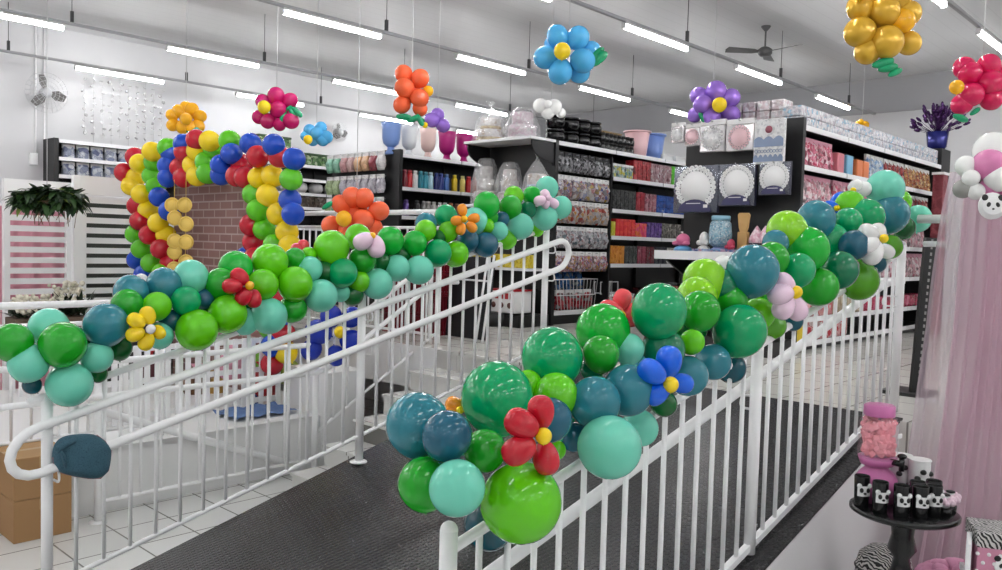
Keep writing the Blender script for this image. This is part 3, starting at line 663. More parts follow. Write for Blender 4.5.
# -- packaging kinds
def pouch_mesh(w, h, th, m, hang=True):
    b = MB(); N = 16; rows = 9; rings = []
    rnd = random.Random(int(w * 1000 + h * 77))
    for i in range(rows):
        v = i / (rows - 1); z = -h * v if hang else h * v
        s = math.sin(PI * min(1, max(.02, v * .92 + .03))) ** .6 if hang else math.sin(PI * min(.98, .34 + v * .62)) ** .7
        ring = []
        for k in range(N):
            a = 2 * PI * k / N; c_, s_ = math.cos(a), math.sin(a)
            x = w / 2 * (abs(c_) ** .45) * (1 if c_ >= 0 else -1) * (1 if hang else (1 - .12 * v)); y = th / 2 * s * (abs(s_) ** .7) * (1 if s_ >= 0 else -1)
            ring.append(b.bm.verts.new((x * (1 + rnd.uniform(-.05, .05)), y * (1 + rnd.uniform(-.25, .25)), z + rnd.uniform(-.006, .006))))
        rings.append(ring)
    fs = []
    for a, c in zip(rings, rings[1:]):
        for k in range(N): fs.append(b.bm.faces.new((a[k], a[(k + 1) % N], c[(k + 1) % N], c[k])))
    b._tag(fs, True); b.bm.faces.new(rings[0]); b.bm.faces.new(rings[-1])
    return b.mesh('pouch', m)
def pouch_kind(name, cat, w, h, th, m, head, hang=True):
    def mk():
        t = thing(name, '', cat, (0, 0, 0))
        o = bpy.data.objects.new('pouch', pouch_mesh(w, h, th, m, hang)); COL.objects.link(o); o.parent = t
        zz = .02 if hang else h
        MB().box((0, 0, zz), (w * .96, th * .22 + .006, .06), bev=.002).build('header_card', head, t)
        return t
    return Row(mk)
def pack_kind(name, cat, d, m, lid=None):
    def mk():
        if lid is None:
            o = MB().box((0, 0, d[2] / 2), d, bev=min(d) * .1).build(name, m); return tag(o, '', cat)
        t = thing(name, '', cat, (0, 0, 0))
        MB().box((0, 0, d[2] * .42), (d[0], d[1], d[2] * .84), bev=min(d) * .1).build('carton', m, t)
        MB().box((0, 0, d[2] * .92), (d[0] * 1.02, d[1] * 1.02, d[2] * .16), bev=min(d) * .04).build('lid', lid, t)
        return t
    return Row(mk)
def jar_kind(name, cat, prof, m, capprof, cm, seg=20):
    def mk():
        t = thing(name, '', cat, (0, 0, 0))
        MB().lathe(prof, seg=seg).build('body', m, t); MB().lathe(capprof, seg=seg).build('cap', cm, t)
        return t
    return Row(mk)

# -- first shelving unit, right: long face y = 3.37
G1 = gondola('gondola_shelf', 'black and white gondola shelving with pink party bags, behind the near garland', 7.73, 12.05, 3.37, .46, [3.205, 2.83, 2.467, 2.1, 1.73, 1.36, 1.12], .98, ye=4.6, base_to=1.11)
CLR = pos_print('clear printed packs', [(235, 235, 238), (196, 204, 214), (226, 214, 220), (244, 244, 246), (170, 176, 186), (214, 196, 202), (150, 190, 214)], 55)
packs = pack_kind('cup_pack', 'pack', (.105, .2, .1), CLR)
gp = 'clear packs in two tiers along the top of the right shelving'
for i in range(37):
    for k in range(2): packs.put((7.79 + i * .116, 3.5, top(3.205) + k * .103), 'small clear printed pack in the long double row on top of the right shelving', gp)
packs2 = pack_kind('cup_pack', 'pack', (.2, .13, .1), pos_print('pink clear packs', [(238, 236, 238), (214, 190, 196), (246, 246, 246), (196, 170, 176), (226, 226, 230)], 40))
MB().box((7.9, 4.06, 3.285), (.38, 1.06, .02)).build('top_board', BLACK, G1)
for i in range(4):
    for k in range(2): packs2.put((7.86, 3.66 + i * .15, 3.296 + k * .103), 'pinkish clear pack on top of the end panel, above the blue and white paper pack', 'clear packs above the end display')
PINKB = pos_print('pink party bags', [(196, 60, 92), (228, 150, 170), (240, 232, 234), (170, 40, 70), (214, 110, 140), (120, 60, 74)], 38)
WPB = pos_print('white pink bags', [(236, 228, 230), (206, 120, 140), (244, 240, 240), (180, 80, 100), (224, 190, 196), (110, 100, 104)], 34)
DRB = pos_print('dark red bags', [(120, 24, 34), (170, 60, 60), (86, 20, 28), (150, 40, 44), (206, 150, 140)], 40)
SBB = pos_print('silver blue bags', [(190, 200, 210), (90, 140, 190), (226, 230, 234), (140, 150, 160), (60, 110, 170)], 40)
GRB = pos_print('gold red bags', [(150, 60, 40), (200, 160, 90), (110, 30, 30), (226, 196, 140), (170, 90, 70)], 60)
HEADW = mat('white header card', (232, 230, 230), .5); HEADP = mat('pink header card', (214, 150, 170), .5)
kp = {k: pouch_kind('party_bag', 'bag', .13, .27, .09, m, HEADP if k in 'pw' else HEADW, False) for k, m in dict(p=PINKB, w=WPB, r=DRB, s=SBB, g=GRB).items()}
kb = {k: pack_kind('carton', 'box', (.17, .16, h), m) for k, m, h in (('pk', mat('pink carton', (206, 120, 132), .4), .22), ('bl', mat('pale blue carton', (120, 176, 206), .4), .22), ('or', mat('orange carton', (214, 120, 70), .4), .2), ('wr', pos_print('red white cartons', [(236, 232, 228), (200, 30, 44), (240, 238, 236), (190, 24, 40)], 16), .2), ('mg', pos_print('magenta cartons', [(190, 40, 80), (226, 120, 150), (150, 24, 60), (206, 70, 100)], 22), .15), ('be', pos_print('beige cartons', [(206, 190, 160), (170, 150, 120), (226, 214, 196)], 20), .2))}
def rowx(kind, x0, n, dx, y, z, label, grp):
    for i in range(n): kind.put((x0 + dx * i, y, z), label, grp)
z = top(2.83)
rowx(kp['p'], 7.82, 7, .125, 3.47, z, 'pink printed party bag on the upper shelf, in the row nearest the end panel', 'pink bags on the upper right shelf')
rowx(kb['pk'], 8.75, 1, .19, 3.48, z, 'pink carton on the upper right shelf beside the pale blue carton', None)
rowx(kb['bl'], 9.0, 1, .19, 3.48, z, 'pale blue carton on the upper right shelf between pink and orange cartons', None)
rowx(kb['or'], 9.28, 2, .19, 3.48, z, 'orange carton on the upper right shelf beside the pale blue one', 'orange cartons on the upper right shelf')
rowx(kp['s'], 9.66, 4, .14, 3.47, z, 'silver and blue bag on the upper right shelf beyond the orange cartons', 'silver blue bags on the upper right shelf')
rowx(kp['r'], 10.24, 5, .14, 3.47, z, 'dark red bag on the upper right shelf beyond the silver ones', 'dark red bags on the upper right shelf')
rowx(kp['g'], 10.98, 7, .14, 3.47, z, 'gold and red bag at the far end of the upper right shelf', 'gold red bags on the upper right shelf')
z = top(2.467)
rowx(kp['w'], 7.82, 7, .125, 3.47, z, 'white and pink party bag on the second shelf, nearest the end panel', 'white pink bags on the second right shelf')
rowx(kp['p'], 8.76, 8, .13, 3.47, z, 'pink bag on the second right shelf, behind the top of the near garland', 'pink bags on the second right shelf')
rowx(kp['r'], 10.0, 14, .14, 3.47, z, 'red bag at the far end of the second right shelf', 'red bags on the second right shelf')
for zz, w_ in ((2.1, 'third'), (1.73, 'fourth')):
    rowx(kb['be'], 8.0, 8, .19, 3.48, top(zz), 'beige carton on the %s right shelf, seen through the near railing' % w_, 'beige cartons on the %s right shelf' % w_)
    rowx(kp['w'], 9.6, 16, .14, 3.47, top(zz), 'white and pink bag on the %s right shelf, seen through the near railing' % w_, 'bags on the %s right shelf' % w_)
rowx(kb['wr'], 7.86, 5, .19, 3.48, top(1.36), 'red and white carton on the low right shelf, above the yellow box', 'red white cartons on the low right shelf')
rowx(kb['be'], 8.82, 4, .19, 3.48, top(1.36), 'beige carton on the low right shelf beside the red and white ones', 'beige cartons on the low right shelf')
rowx(kb['mg'], 9.6, 12, .19, 3.48, top(1.36), 'magenta carton on the low right shelf, seen through the near railing', 'magenta cartons on the low right shelf')
rowx(kb['wr'], 8.1, 6, .19, 3.48, top(1.12), 'red and white carton on the bottom right shelf beside the yellow box', 'red white cartons on the bottom right shelf')
yb = pack_kind('yellow_box', 'box', (.3, .2, .16), mat('yellow carton', (236, 206, 30), .4), mat('yellow lid', (244, 216, 40), .4)); yb.put((7.91, 3.5, top(1.12)), 'yellow box on the bottom right shelf behind the pink balloon flower')

# -- end display of the first unit (faces the ramp)
def rect_x(a, c, e, g, x):
    p = [at(a, c, 'x', x), at(e, c, 'x', x), at(a, g, 'x', x), at(e, g, 'x', x)]
    y = sum(q.y for q in p) / 4; zt = (p[0].z + p[1].z) / 2; zb = (p[2].z + p[3].z) / 2
    return y, (zt + zb) / 2, abs(p[0].y - p[1].y), zt - zb
def hook(t, x, y, z): MB().tube([(7.67, y, z), (x - .05, y, z), (x - .07, y, z + .02)], .004, 6).build('peg_hook', CHROME, t)
LACE = pos_print('paper lace', [(246, 246, 246), (232, 232, 234), (250, 250, 250), (206, 206, 210)], 70, .5)
DOILYW = mat('white paper doily', (240, 240, 240), .6)
NAVY = mat('navy print card', (38, 38, 62), .35)
CLEARBAG = film_mat('clear bag film', (236, 240, 244), .3)
def doily(b, c, R, n=28):
    """scalloped disc facing -x with pierced ring"""
    x, y, z = c
    b.lathe([(.0001, 0), (R * .73, 0), (R * .73, .004), (.0001, .004)], c, 32, rot=Matrix.Rotation(-PI / 2, 3, 'Y'))
    for k in range(n):
        a = 2 * PI * k / n; c2, s2 = math.cos(a), math.sin(a)
        b.lathe([(R * .035, 0), (R * .035, .004), (R * .105, .004), (R * .105, 0)], (x, y + R * .9 * c2, z + R * .9 * s2), 10, rot=Matrix.Rotation(-PI / 2, 3, 'Y'))
        a += PI / n; b.lathe([(R * .02, 0), (R * .02, .004), (R * .07, .004), (R * .07, 0)], (x, y + R * .77 * math.cos(a), z + R * .77 * math.sin(a)), 8, rot=Matrix.Rotation(-PI / 2, 3, 'Y'))
XP = 7.42
for (r_, lab) in (((672, 123, 685, 143), 'smallest hanging lace paper pack, at the far left of the end display top row'), ((686, 124, 701, 146), 'small hanging pink-white paper pack, second in the end display top row'), ((701, 120, 726, 152), 'white round paper doily pack hanging in the middle of the top row'), ((727, 119, 755, 151), 'pink plate pack hanging on the end display below the lilac balloons')):
    y, zc_, w_, h_ = rect_x(*r_, XP)
    t = thing('paper_pack', lab, 'pack', (XP, y, zc_ - h_ / 2), 'paper packs hanging on the end display')
    MB().box((XP, y, zc_ + h_ * .42), (.03, w_, h_ * .16), bev=.003).build('header_card', HEADW, t)
    pinkish = 'pink' in lab
    MB().box((XP, y, zc_ - h_ * .08), (.05, w_, h_ * .84), bev=.012).build('bag', film_mat('frosted bag', (230, 226, 228), .6), t)
    b = MB(); doily(b, (XP - .03, y, zc_ - h_ * .08), min(w_, h_ * .84) * .46, 20); b.build('doily', mat('pinkish doily', (226, 190, 196), .6) if pinkish else LACE, t)
    hook(t, XP, y, zc_ + h_ * .44)
y, zc_, w_, h_ = rect_x(755, 119, 785, 164, XP)
t = thing('paper_pack', 'large blue and white paper pack with scalloped bands, right end of the top row', 'pack', (XP, y, zc_ - h_ / 2))
MB().box((XP, y, zc_), (.05, w_, h_), bev=.01).build('bag', LACE, t)
BLUEG = mat('dusty blue print', (134, 150, 178), .5)
def band(z0, z1, nsc):
    pts = [(XP - .027, y - w_ / 2 * .98, z0), (XP - .027, y + w_ / 2 * .98, z0)]
    for k in range(nsc * 4 + 1):
        q = k / (nsc * 4); pts.append((XP - .027, y + w_ / 2 * .98 * (1 - 2 * q), z1 + abs(math.sin(q * nsc * PI)) * .03))
    return pts
MB().poly(band(zc_ - h_ * .12, zc_ + h_ * .04, 3), (-.003, 0, 0)).build('scalloped_band', BLUEG, t)
MB().poly(band(zc_ - h_ * .45, zc_ - h_ * .36, 6), (-.003, 0, 0)).build('scalloped_band', BLUEG, t)
MB().lathe([(.0001, 0), (.035, 0), (.035, .004), (.0001, .004)], (XP - .028, y, zc_ + h_ * .26), 20, rot=Matrix.Rotation(-PI / 2, 3, 'Y')).build('round_seal', mat('rose print', (150, 80, 96), .5), t)
b = MB()
for k in range(9): b.tube([(XP - .028, y - w_ * .4 + k * w_ * .1 + .014 * math.cos(2 * PI * q / 8), zc_ - h_ * .22 + .014 * math.sin(2 * PI * q / 8)) for q in range(8)], .003, 4, closed=True)
b.build('ring_print', BLUEG, t)
hook(t, XP, y, zc_ + h_ * .47)
for (r_, lab) in (((675, 166, 719, 213), 'largest navy-framed white doily pack, first of three on the end display'), ((720, 164, 756, 206), 'middle-sized navy-framed white doily pack, second of three'), ((760, 162, 791, 195), 'smallest navy-framed white doily pack, third of three')):
    y, zc_, w_, h_ = rect_x(*r_, XP)
    t = thing('doily_pack', lab, 'pack', (XP, y, zc_ - h_ / 2), 'navy-framed doily packs on the end display')
    MB().box((XP, y, zc_), (.04, w_, h_), bev=.004).build('tray', NAVY, t)
    R = min(w_, h_) * .485
    b = MB(); doily(b, (XP - .024, y, zc_ + h_ * .03), R); b.build('doily', DOILYW, t)
    pts = []
    for k in range(13):
        a = PI * k / 12; pts.append((XP - .033, y + R * .82 * math.cos(a), zc_ - h_ * .48 + R * .55 * math.sin(a)))
    MB().poly(pts, (-.003, 0, 0)).build('name_label', mat('indigo label', (52, 50, 92), .4), t)
    MB().box((XP - .038, y - R * .55, zc_ - h_ * .36), (.002, R * .2, R * .14)).box((XP - .038, y + R * .05, zc_ - h_ * .3), (.002, R * .7, R * .035)).build('price_sticker', HEADW, t)
    MB().box((XP - .022, y, zc_), (.004, w_ * .99, h_ * .99)).build('clear_cover', film_mat('clear cover', (200, 206, 216), .12, .08), t)
    hook(t, XP, y, zc_ + h_ * .46)
# counter-high shelf of the end display
XE0 = 7.1
cs = thing('end_shelf', 'white-edged counter shelf under the three navy doily packs', 'shelf', (7.4, 4.1, 1.93))
ya, yb_ = at(655, 250, 'x', XE0).y, at(772, 250, 'x', XE0).y
MB().box(((XE0 + 7.67) / 2, (ya + yb_) / 2, 1.955), (7.67 - XE0, ya - yb_, .03)).build('board', BLACK, cs)
MB().box((XE0 - .006, (ya + yb_) / 2, 1.955), (.012, ya - yb_, .085)).build('price_rail', SHELFW, cs)
for yy in (ya - .06, yb_ + .06): MB().poly([(7.67, yy, 1.94), (7.15, yy, 1.94), (7.67, yy, 1.7)], (0, .02, 0)).build('bracket', BLACK, cs)
lo_ = thing('low_end_shelf', 'low dark end shelf with dark red goods, under the counter shelf', 'shelf', (7.4, 4.1, HU))
MB().box((7.42, (ya + yb_) / 2, 1.5), (.5, ya - yb_, .02)).build('board', BLACK, lo_); MB().box((7.42, (ya + yb_) / 2, HU + .07), (.5, ya - yb_, .14)).build('plinth_base', BLACK, lo_)
MB().box((7.17, (ya + yb_) / 2, 1.5), (.012, ya - yb_, .04)).build('price_rail', mat('dark rail', (60, 60, 62), .4), lo_)
rowd = pack_kind('dark_red_pack', 'pack', (.12, .12, .16), DRB, BLACK)
for i in range(6): rowd.put((7.3, ya - .12 - i * .16, 1.511), 'dark red pack on the low end shelf under the white counter', 'dark red packs under the counter shelf')
zc0 = 1.971; XI = 7.3
def shelf_y(px): return at(px, 245, 'x', XI).y
# blue glitter jar, spoon, cupcake picks, pink and blue toppers
GLB = pos_print('blue glitter', [(110, 170, 196), (190, 214, 224), (70, 120, 150), (226, 236, 240), (150, 190, 206)], 120)
t = thing('glitter_jar', 'tall pale blue patterned jar on the white counter shelf', 'jar', (XI, shelf_y(720), zc0))
c = V((XI, shelf_y(720), zc0)); s_ = 1.0
MB().lathe([(.06, 0), (.085, .02), (.085, .05), (.06, .07)], c, 20).build('foot', mat('lilac blue plastic', (150, 160, 206), .3), t)
MB().lathe([(.06, .07), (.105, .1), (.11, .2), (.1, .3), (.08, .33)], c, 24).build('body', GLB, t)
MB().lathe([(.09, .33), (.09, .37), (.08, .375)], c, 24).build('cap', mat('pale blue cap', (140, 186, 206), .3), t)
t = thing('wooden_spatula', 'tall wooden paddle standing on the counter shelf beside the blue jar', 'spatula', (XI, shelf_y(743), zc0))
c = V((XI, shelf_y(743), zc0)); WOOD = mat('light wood', (196, 156, 96), .5)
MB().box(c + V((0, 0, .11)), (.05, .1, .22), bev=.006).build('stand', WOOD, t)
MB().poly([c + V((-.012, y_, z_)) for y_, z_ in ((-.025, .2), (-.045, .26), (-.06, .38), (-.045, .4), (.045, .4), (.06, .38), (.045, .26), (.025, .2))], (.024, 0, 0)).build('paddle', WOOD, t)
tp = lambda nm, lab, px, col, hh, r: (lambda c: (MB().lathe([(r * .7, 0), (r, .02), (r * .8, hh * .3), (r * .3, hh * .42)], c, 16).build('base', mat(col[2], col[0], .4), tt), MB().ell(c + V((0, 0, hh * .66)), (r * .8, r * .8, hh * .34), seg=14, rings=8).build('knob', mat(col[3], col[1], .4), tt)))
for lab, px, dx, ca, cb, na, nb, hh, r in (('small pink and blue figure topper at the left of the counter shelf', 683, 0, (96, 160, 206), (214, 110, 150), 'blue sugar', 'pink sugar', .2, .1), ('white figure topper beside the blue patterned jar', 704, 0, (226, 222, 220), (236, 234, 232), 'white sugar', 'white sugar 2', .22, .07), ('dark pink bird-shaped topper leaning on the wooden paddle', 735, -.08, (170, 50, 80), (190, 60, 90), 'rose sugar', 'rose sugar 2', .15, .055)):
    c = V((XI + dx, shelf_y(px), zc0)); t = thing('cake_topper', lab, 'topper', c)
    MB().lathe([(r * .8, 0), (r, .02), (r * .8, hh * .3), (r * .3, hh * .42)], c, 16).build('base', mat(na, ca, .4), t)
    MB().ell(c + V((0, 0, hh * .66)), (r * .7, r * .7, hh * .34), seg=14, rings=8).build('head', mat(nb, cb, .4), t)
    MB().ell(c + V((-r * .4, r * .6, hh * .5)), (r * .3, r * .4, hh * .12), seg=10, rings=6).ell(c + V((-r * .4, -r * .6, hh * .5)), (r * .3, r * .4, hh * .12), seg=10, rings=6).build('arms', mat(nb, cb, .4), t)
def mk_pick():
    t = thing('cupcake_pick', '', 'cake topper', (0, 0, 0))
    MB().lathe([(.03, 0), (.042, .07), (.042, .075)], seg=14).build('cup', mat('dark cup', (40, 30, 34), .4), t)
    MB().lathe([(.05, .075), (.05, .1), (.035, .13), (.015, .16), (.0001, .18)], seg=14, wob=lambda a, z: .12 * math.cos(6 * a)).build('icing', pos_print('icing', [(236, 214, 222), (214, 150, 170), (244, 236, 240)], 60), t)
    return t
pk = Row(mk_pick)
for i in range(7): pk.put((XI - .1 * (i % 2), shelf_y(757 + i * 4.2), zc0), 'pink and white cupcake-shaped pick at the right of the counter shelf', 'cupcake picks on the counter shelf', scale=(1.3, 1.3, 1.55))
smb = pack_kind('small_box', 'box', (.1, .12, .05), pos_print('pale blue bits', [(96, 130, 180), (170, 190, 214), (206, 150, 170), (70, 90, 150)], 60))
for i in range(7): smb.put((7.17, shelf_y(705 + i * 9) - .02, zc0), 'small blue and pink printed box along the counter shelf front', 'small printed boxes on the counter shelf')

# -- second shelving unit: long face y = 6.46
G2 = gondola('gondola_shelf', 'gondola shelving with hanging silver bags and black pots on top, past the steps', 7.81, 12.6, 6.46, .46, [3.268, 1.19], 1.14, ye=7.68, base_to=1.18)
for zz in (2.925, 2.505, 2.15, 1.78):
    sh = MB().box(((8.96 + 12.6) / 2, 6.69, zz), (3.63, .46, .02)).build('shelf', BLACK, G2)
    for i in range(3): MB().box((8.96 + 1.21 * (i + .5), 6.454, zz - .005), (1.19, .012, .05)).build('price_rail', SHELFW, sh)
MB().box((8.945, 6.69, 2.15), (.02, .46, 2.1)).build('divider_panel', BLACK, G2)
kinds = [pos_print('black silver pouch', [(24, 24, 26), (150, 150, 154), (60, 60, 64), (200, 200, 204), (30, 30, 34)], 45), pos_print('mixed pouch', [(206, 206, 210), (180, 150, 60), (50, 70, 150), (226, 226, 228), (150, 40, 44), (130, 130, 136)], 30),
         pos_print('amber pouch', [(180, 180, 184), (190, 130, 50), (214, 214, 216), (120, 116, 116), (170, 60, 50)], 32), pos_print('silver pouch', [(190, 190, 194), (120, 124, 130), (222, 222, 226), (150, 110, 110), (84, 100, 110)], 45), pos_print('confetti pouch', [(200, 190, 196), (170, 50, 70), (226, 220, 222), (90, 70, 130), (200, 150, 60), (120, 110, 116)], 55)]
names = ['black and silver', 'white-topped blue and yellow', 'amber and silver', 'silver', 'confetti-coloured']
ordn = ['top', 'second', 'third', 'fourth', 'lowest']
for r, (m, nm, zz) in enumerate(zip(kinds, names, (3.12, 2.84, 2.53, 2.21, 1.9))):
    kd = pouch_kind('hanging_bag', 'bag', .145, (.19, .24, .23, .22, .2)[r], .1, m, BLACK if r == 0 else HEADW)
    for j in range(2):
        MB().box((8.36, 6.86, zz + .03), (1.06, .02, .03)).build('peg_rail', BLACK, G2) if j == 0 else None
    for i in range(7):
        kd.put((7.9 + i * .158, 6.5, zz), nm + ' bag hanging in the %s row of pegs by the end panel' % ordn[r], nm + ' bags on the pegs')
        MB().tube([(7.9 + i * .155, 6.86, zz + .03), (7.9 + i * .155, 6.45, zz + .03)], .004, 5).build('peg_hook', CHROME, G2)
wb = thing('wire_basket', 'white wire basket of blue and red bags at the bottom of the bag pegs', 'basket', (8.3, 6.6, 1.202))
b = MB()
for zz, gx in ((1.21, .36), (1.4, .39), (1.6, .43)): b.tube([(8.3 - gx, 6.48, zz), (8.3 + gx, 6.48, zz), (8.3 + gx, 6.82, zz), (8.3 - gx, 6.82, zz)], .006, 6, closed=True)
for k in range(13):
    q = -1 + 2 * k / 12; b.tube([(8.3 + .36 * q, 6.48, 1.21), (8.3 + .43 * q, 6.48, 1.6)], .003, 5)
b.build('wire_frame', WHITE, wb)
for j, (col, nm) in enumerate((((34, 84, 150), 'blue'), ((150, 34, 44), 'red'))):
    kd = pouch_kind('small_bag', 'bag', .16, (.3, .22)[j], .12, pos_print(nm + ' bag', [col, [min(255, v + 60) for v in col], [v // 2 for v in col], (150, 160, 160)], 36), HEADW, False)
    for i in range(4):
        kd.put((7.99 + i * .19 + j * .05, 6.56 + .13 * (1 - j), 1.215 + .2 * (1 - j)), nm + ' bag in the white wire basket at floor level', nm + ' bags in the wire basket')
jr = jar_kind('sweet_jar', 'jar', [(.05, 0), (.055, .01), (.055, .13), (.04, .15)], pos_print('white red jar', [(226, 222, 222), (190, 40, 50), (236, 236, 236)], 26), [(.045, .15), (.045, .18), (.0001, .185)], mat('white cap', (228, 228, 228), .4))
for i in range(6): jr.put((9.0 + i * .125, 6.56, top(1.19)), 'white capped jar on the bottom shelf beside the wire basket', 'white jars beside the wire basket')
def mk_frame():
    t = thing('wire_frame_stand', '', 'frame', (0, 0, 0)); b = MB()
    b.tube([(-.09, 0, 0), (.09, 0, 0), (.09, 0, .16), (-.09, 0, .16)], .008, 6, closed=True); b.tube([(-.09, .1, 0), (.09, .1, 0), (.09, .1, .16), (-.09, .1, .16)], .008, 6, closed=True); b.build('frame', WHITE, t)
    MB().box((0, .05, .012), (.18, .1, .012)).build('tray', WHITE, t); return t
fr = Row(mk_frame)
for i, w_ in enumerate(('upper left', 'upper right')): fr.put((9.0 + i * .21, 6.56, top(1.19) + .19), 'small white wire frame above the white jars, ' + w_, 'wire frames')
# products on the shelves right of the pegs
def col_pack(nm, cols, d, lid=None, sc=40): return pack_kind('product_pack', 'pack', d, pos_print(nm, cols, sc), lid)
def rows2(zz, spec, shelf):
    x = 9.0
    for nm, cols, n, d, tiers, lid in spec:
        kd = col_pack(nm + ' pack ' + shelf, cols, d, lid)
        for i in range(n):
            for k in range(tiers):
                kd.put((x + d[0] / 2, 6.48 + d[1] / 2, top(zz) + k * (d[2] + .002)), '%s pack on the %s shelf right of the hanging bags' % (nm, shelf), '%s packs on the %s shelf' % (nm, shelf))
            x += d[0] + .008
WL = mat('white lid', (226, 226, 226), .4)
rows2(2.925, [('small yellow and teal', [(196, 180, 60), (60, 130, 140), (220, 220, 214), (50, 70, 80)], 5, (.085, .1, .19), 1, WL), ('red crystal', [(140, 16, 26), (190, 60, 66), (110, 10, 20)], 4, (.1, .14, .28), 1, None), ('clear rose', [(150, 110, 116), (190, 160, 166), (110, 60, 70), (206, 196, 196)], 5, (.1, .14, .27), 1, None), ('bright green', [(70, 176, 30), (96, 206, 50), (50, 140, 24)], 3, (.22, .2, .09), 3, None), ('amber', [(170, 120, 40), (200, 160, 80)], 8, (.12, .14, .24), 1, None)], 'highest')
rows2(2.505, [('black cup', [(36, 36, 38), (70, 72, 72), (26, 26, 28)], 6, (.085, .12, .27), 1, None), ('deep red', [(140, 20, 36), (180, 50, 64)], 2, (.1, .14, .27), 1, None), ('rose clear', [(160, 70, 90), (196, 150, 160), (120, 60, 74)], 3, (.09, .14, .26), 1, None), ('blue', [(20, 70, 160), (30, 90, 186), (14, 54, 130)], 3, (.24, .2, .085), 3, None), ('violet', [(80, 50, 120), (110, 80, 150)], 8, (.12, .14, .22), 1, None)], 'second')
rows2(2.15, [('yellow', [(206, 196, 50), (226, 214, 90)], 1, (.09, .12, .2), 1, None), ('red', [(220, 40, 50), (240, 70, 60)], 5, (.085, .12, .24), 1, None), ('hot pink', [(226, 50, 100), (240, 90, 130), (244, 110, 40)], 3, (.085, .12, .2), 1, None), ('purple', [(90, 60, 140), (120, 84, 160), (60, 40, 100)], 4, (.09, .12, .22), 1, None), ('grey striped', [(120, 116, 110), (60, 56, 54), (170, 164, 156)], 4, (.12, .14, .22), 1, None), ('pale small', [(214, 210, 206), (120, 110, 108), (230, 228, 226)], 10, (.06, .12, .12), 1, WL)], 'third')
rows2(1.78, [('orange', [(206, 130, 40), (226, 150, 50), (180, 106, 30)], 3, (.1, .14, .25), 1, None), ('charcoal', [(40, 44, 42), (60, 64, 60)], 3, (.095, .14, .25), 1, None), ('plum', [(120, 40, 60), (150, 60, 80)], 2, (.1, .14, .25), 1, None), ('wine', [(96, 26, 40), (120, 44, 56)], 2, (.1, .14, .25), 1, None), ('dark navy', [(30, 32, 44), (44, 46, 60)], 3, (.1, .14, .25), 1, None), ('white wrapped', [(206, 204, 198), (150, 146, 140), (226, 224, 220)], 5, (.1, .16, .12), 2, None)], 'lowest')
kdr = col_pack('dark floral', [(90, 30, 40), (40, 30, 34), (120, 60, 60), (30, 30, 30)], (.14, .16, .26))
for i in range(9): kdr.put((9.86 + i * .15, 6.58, top(1.19)), 'dark floral pack on the bottom shelf behind the garland', 'dark floral packs on the bottom shelf')
# black pots, small jars, buckets and boxes on top of the second unit
def mk_pot():
    t = thing('black_pot', '', 'pot', (0, 0, 0))
    MB().lathe([(.06, 0), (.1, .02), (.122, .07), (.118, .12), (.095, .15)], seg=24).build('bowl', BLACKG, t)
    MB().lathe([(.095, .15), (.115, .155), (.115, .175), (.1, .178), (.095, .16)], seg=24).build('rim', BLACKG, t)
    return t
pot = Row(mk_pot); zt2 = top(3.268)
for i, px in enumerate((555.5, 570, 581.5, 592.5)):
    p = at(px, 130, 'y', 6.66)
    for k in range(2): pot.put((p.x, 6.66, zt2 + k * .18), ('upper' if k else 'lower') + ' black pot of the %s stack on top of the shelving' % ('first', 'second', 'third', 'fourth')[i], 'stacked black pots', scale=(1.0,) * 3)
for k in range(2): pot.put((7.72, 6.95, zt2 + .06 + k * .18), ('upper' if k else 'lower') + ' black pot standing back behind the first stack, beside the wrapped cake', 'stacked black pots', scale=(.9,) * 3)
bj = jar_kind('black_jar', 'jar', [(.045, 0), (.05, .01), (.05, .07), (.04, .09)], BLACKG, [(.043, .09), (.043, .115), (.0001, .12)], mat('black cap', (26, 26, 28), .3))
for i in range(8):
    p = at(602 + i * 4.1, 140, 'y', 6.58)
    for k in range(2): bj.put((p.x, 6.58, zt2 + k * .122), 'small black jar in the double row between pots and pink bucket', 'small black jars on top of the shelving')
gj = pack_kind('gold_box', 'box', (.2, .1, .05), mat('dull gold carton', (130, 106, 60), .4), mat('gold lid', (150, 124, 74), .4))
for i in range(3): gj.put((8.98 + i * .22, 6.78, zt2 + .25), 'dull gold box lying behind the small black jars', 'gold boxes behind the jars')
gjs = pack_kind('brown_box', 'box', (.22, .12, .245), mat('brown carton', (84, 66, 46), .6), mat('brown lid', (100, 80, 58), .6))
for i in range(3): gjs.put((8.98 + i * .23, 6.79, zt2), 'brown box standing behind the small black jars', 'brown boxes behind the jars')
def bucket(px, lab, col, nm):
    p = at(px, 145, 'y', 6.68); c = V((p.x, 6.68, zt2)); t = thing('bucket', lab, 'bucket', c); m = mat(nm, col, .35)
    MB().lathe([(.12, 0), (.13, .01), (.175, .36), (.168, .36), (.12, .02), (.0001, .015)], c, 28).build('body', m, t)
    MB().lathe([(.175, .345), (.195, .35), (.195, .37), (.175, .365)], c, 28).build('rim', m, t)
bucket(637, 'pale pink bucket on top of the shelving, beside a blue one', (226, 186, 190), 'pale pink plastic'); bucket(652.5, 'periwinkle blue bucket on top of the shelving, beside a pink one', (112, 140, 206), 'periwinkle plastic')
wbx = pack_kind('flat_box', 'box', (.26, .24, .09), mat('white carton', (222, 224, 224), .5), WL)
for i, lab in enumerate(('white flat box on top of the shelving right of the blue bucket', 'pale flat box on top of the shelving nearest the lace packs')): wbx.put((10.35 + i * .34, 6.62, zt2), lab)

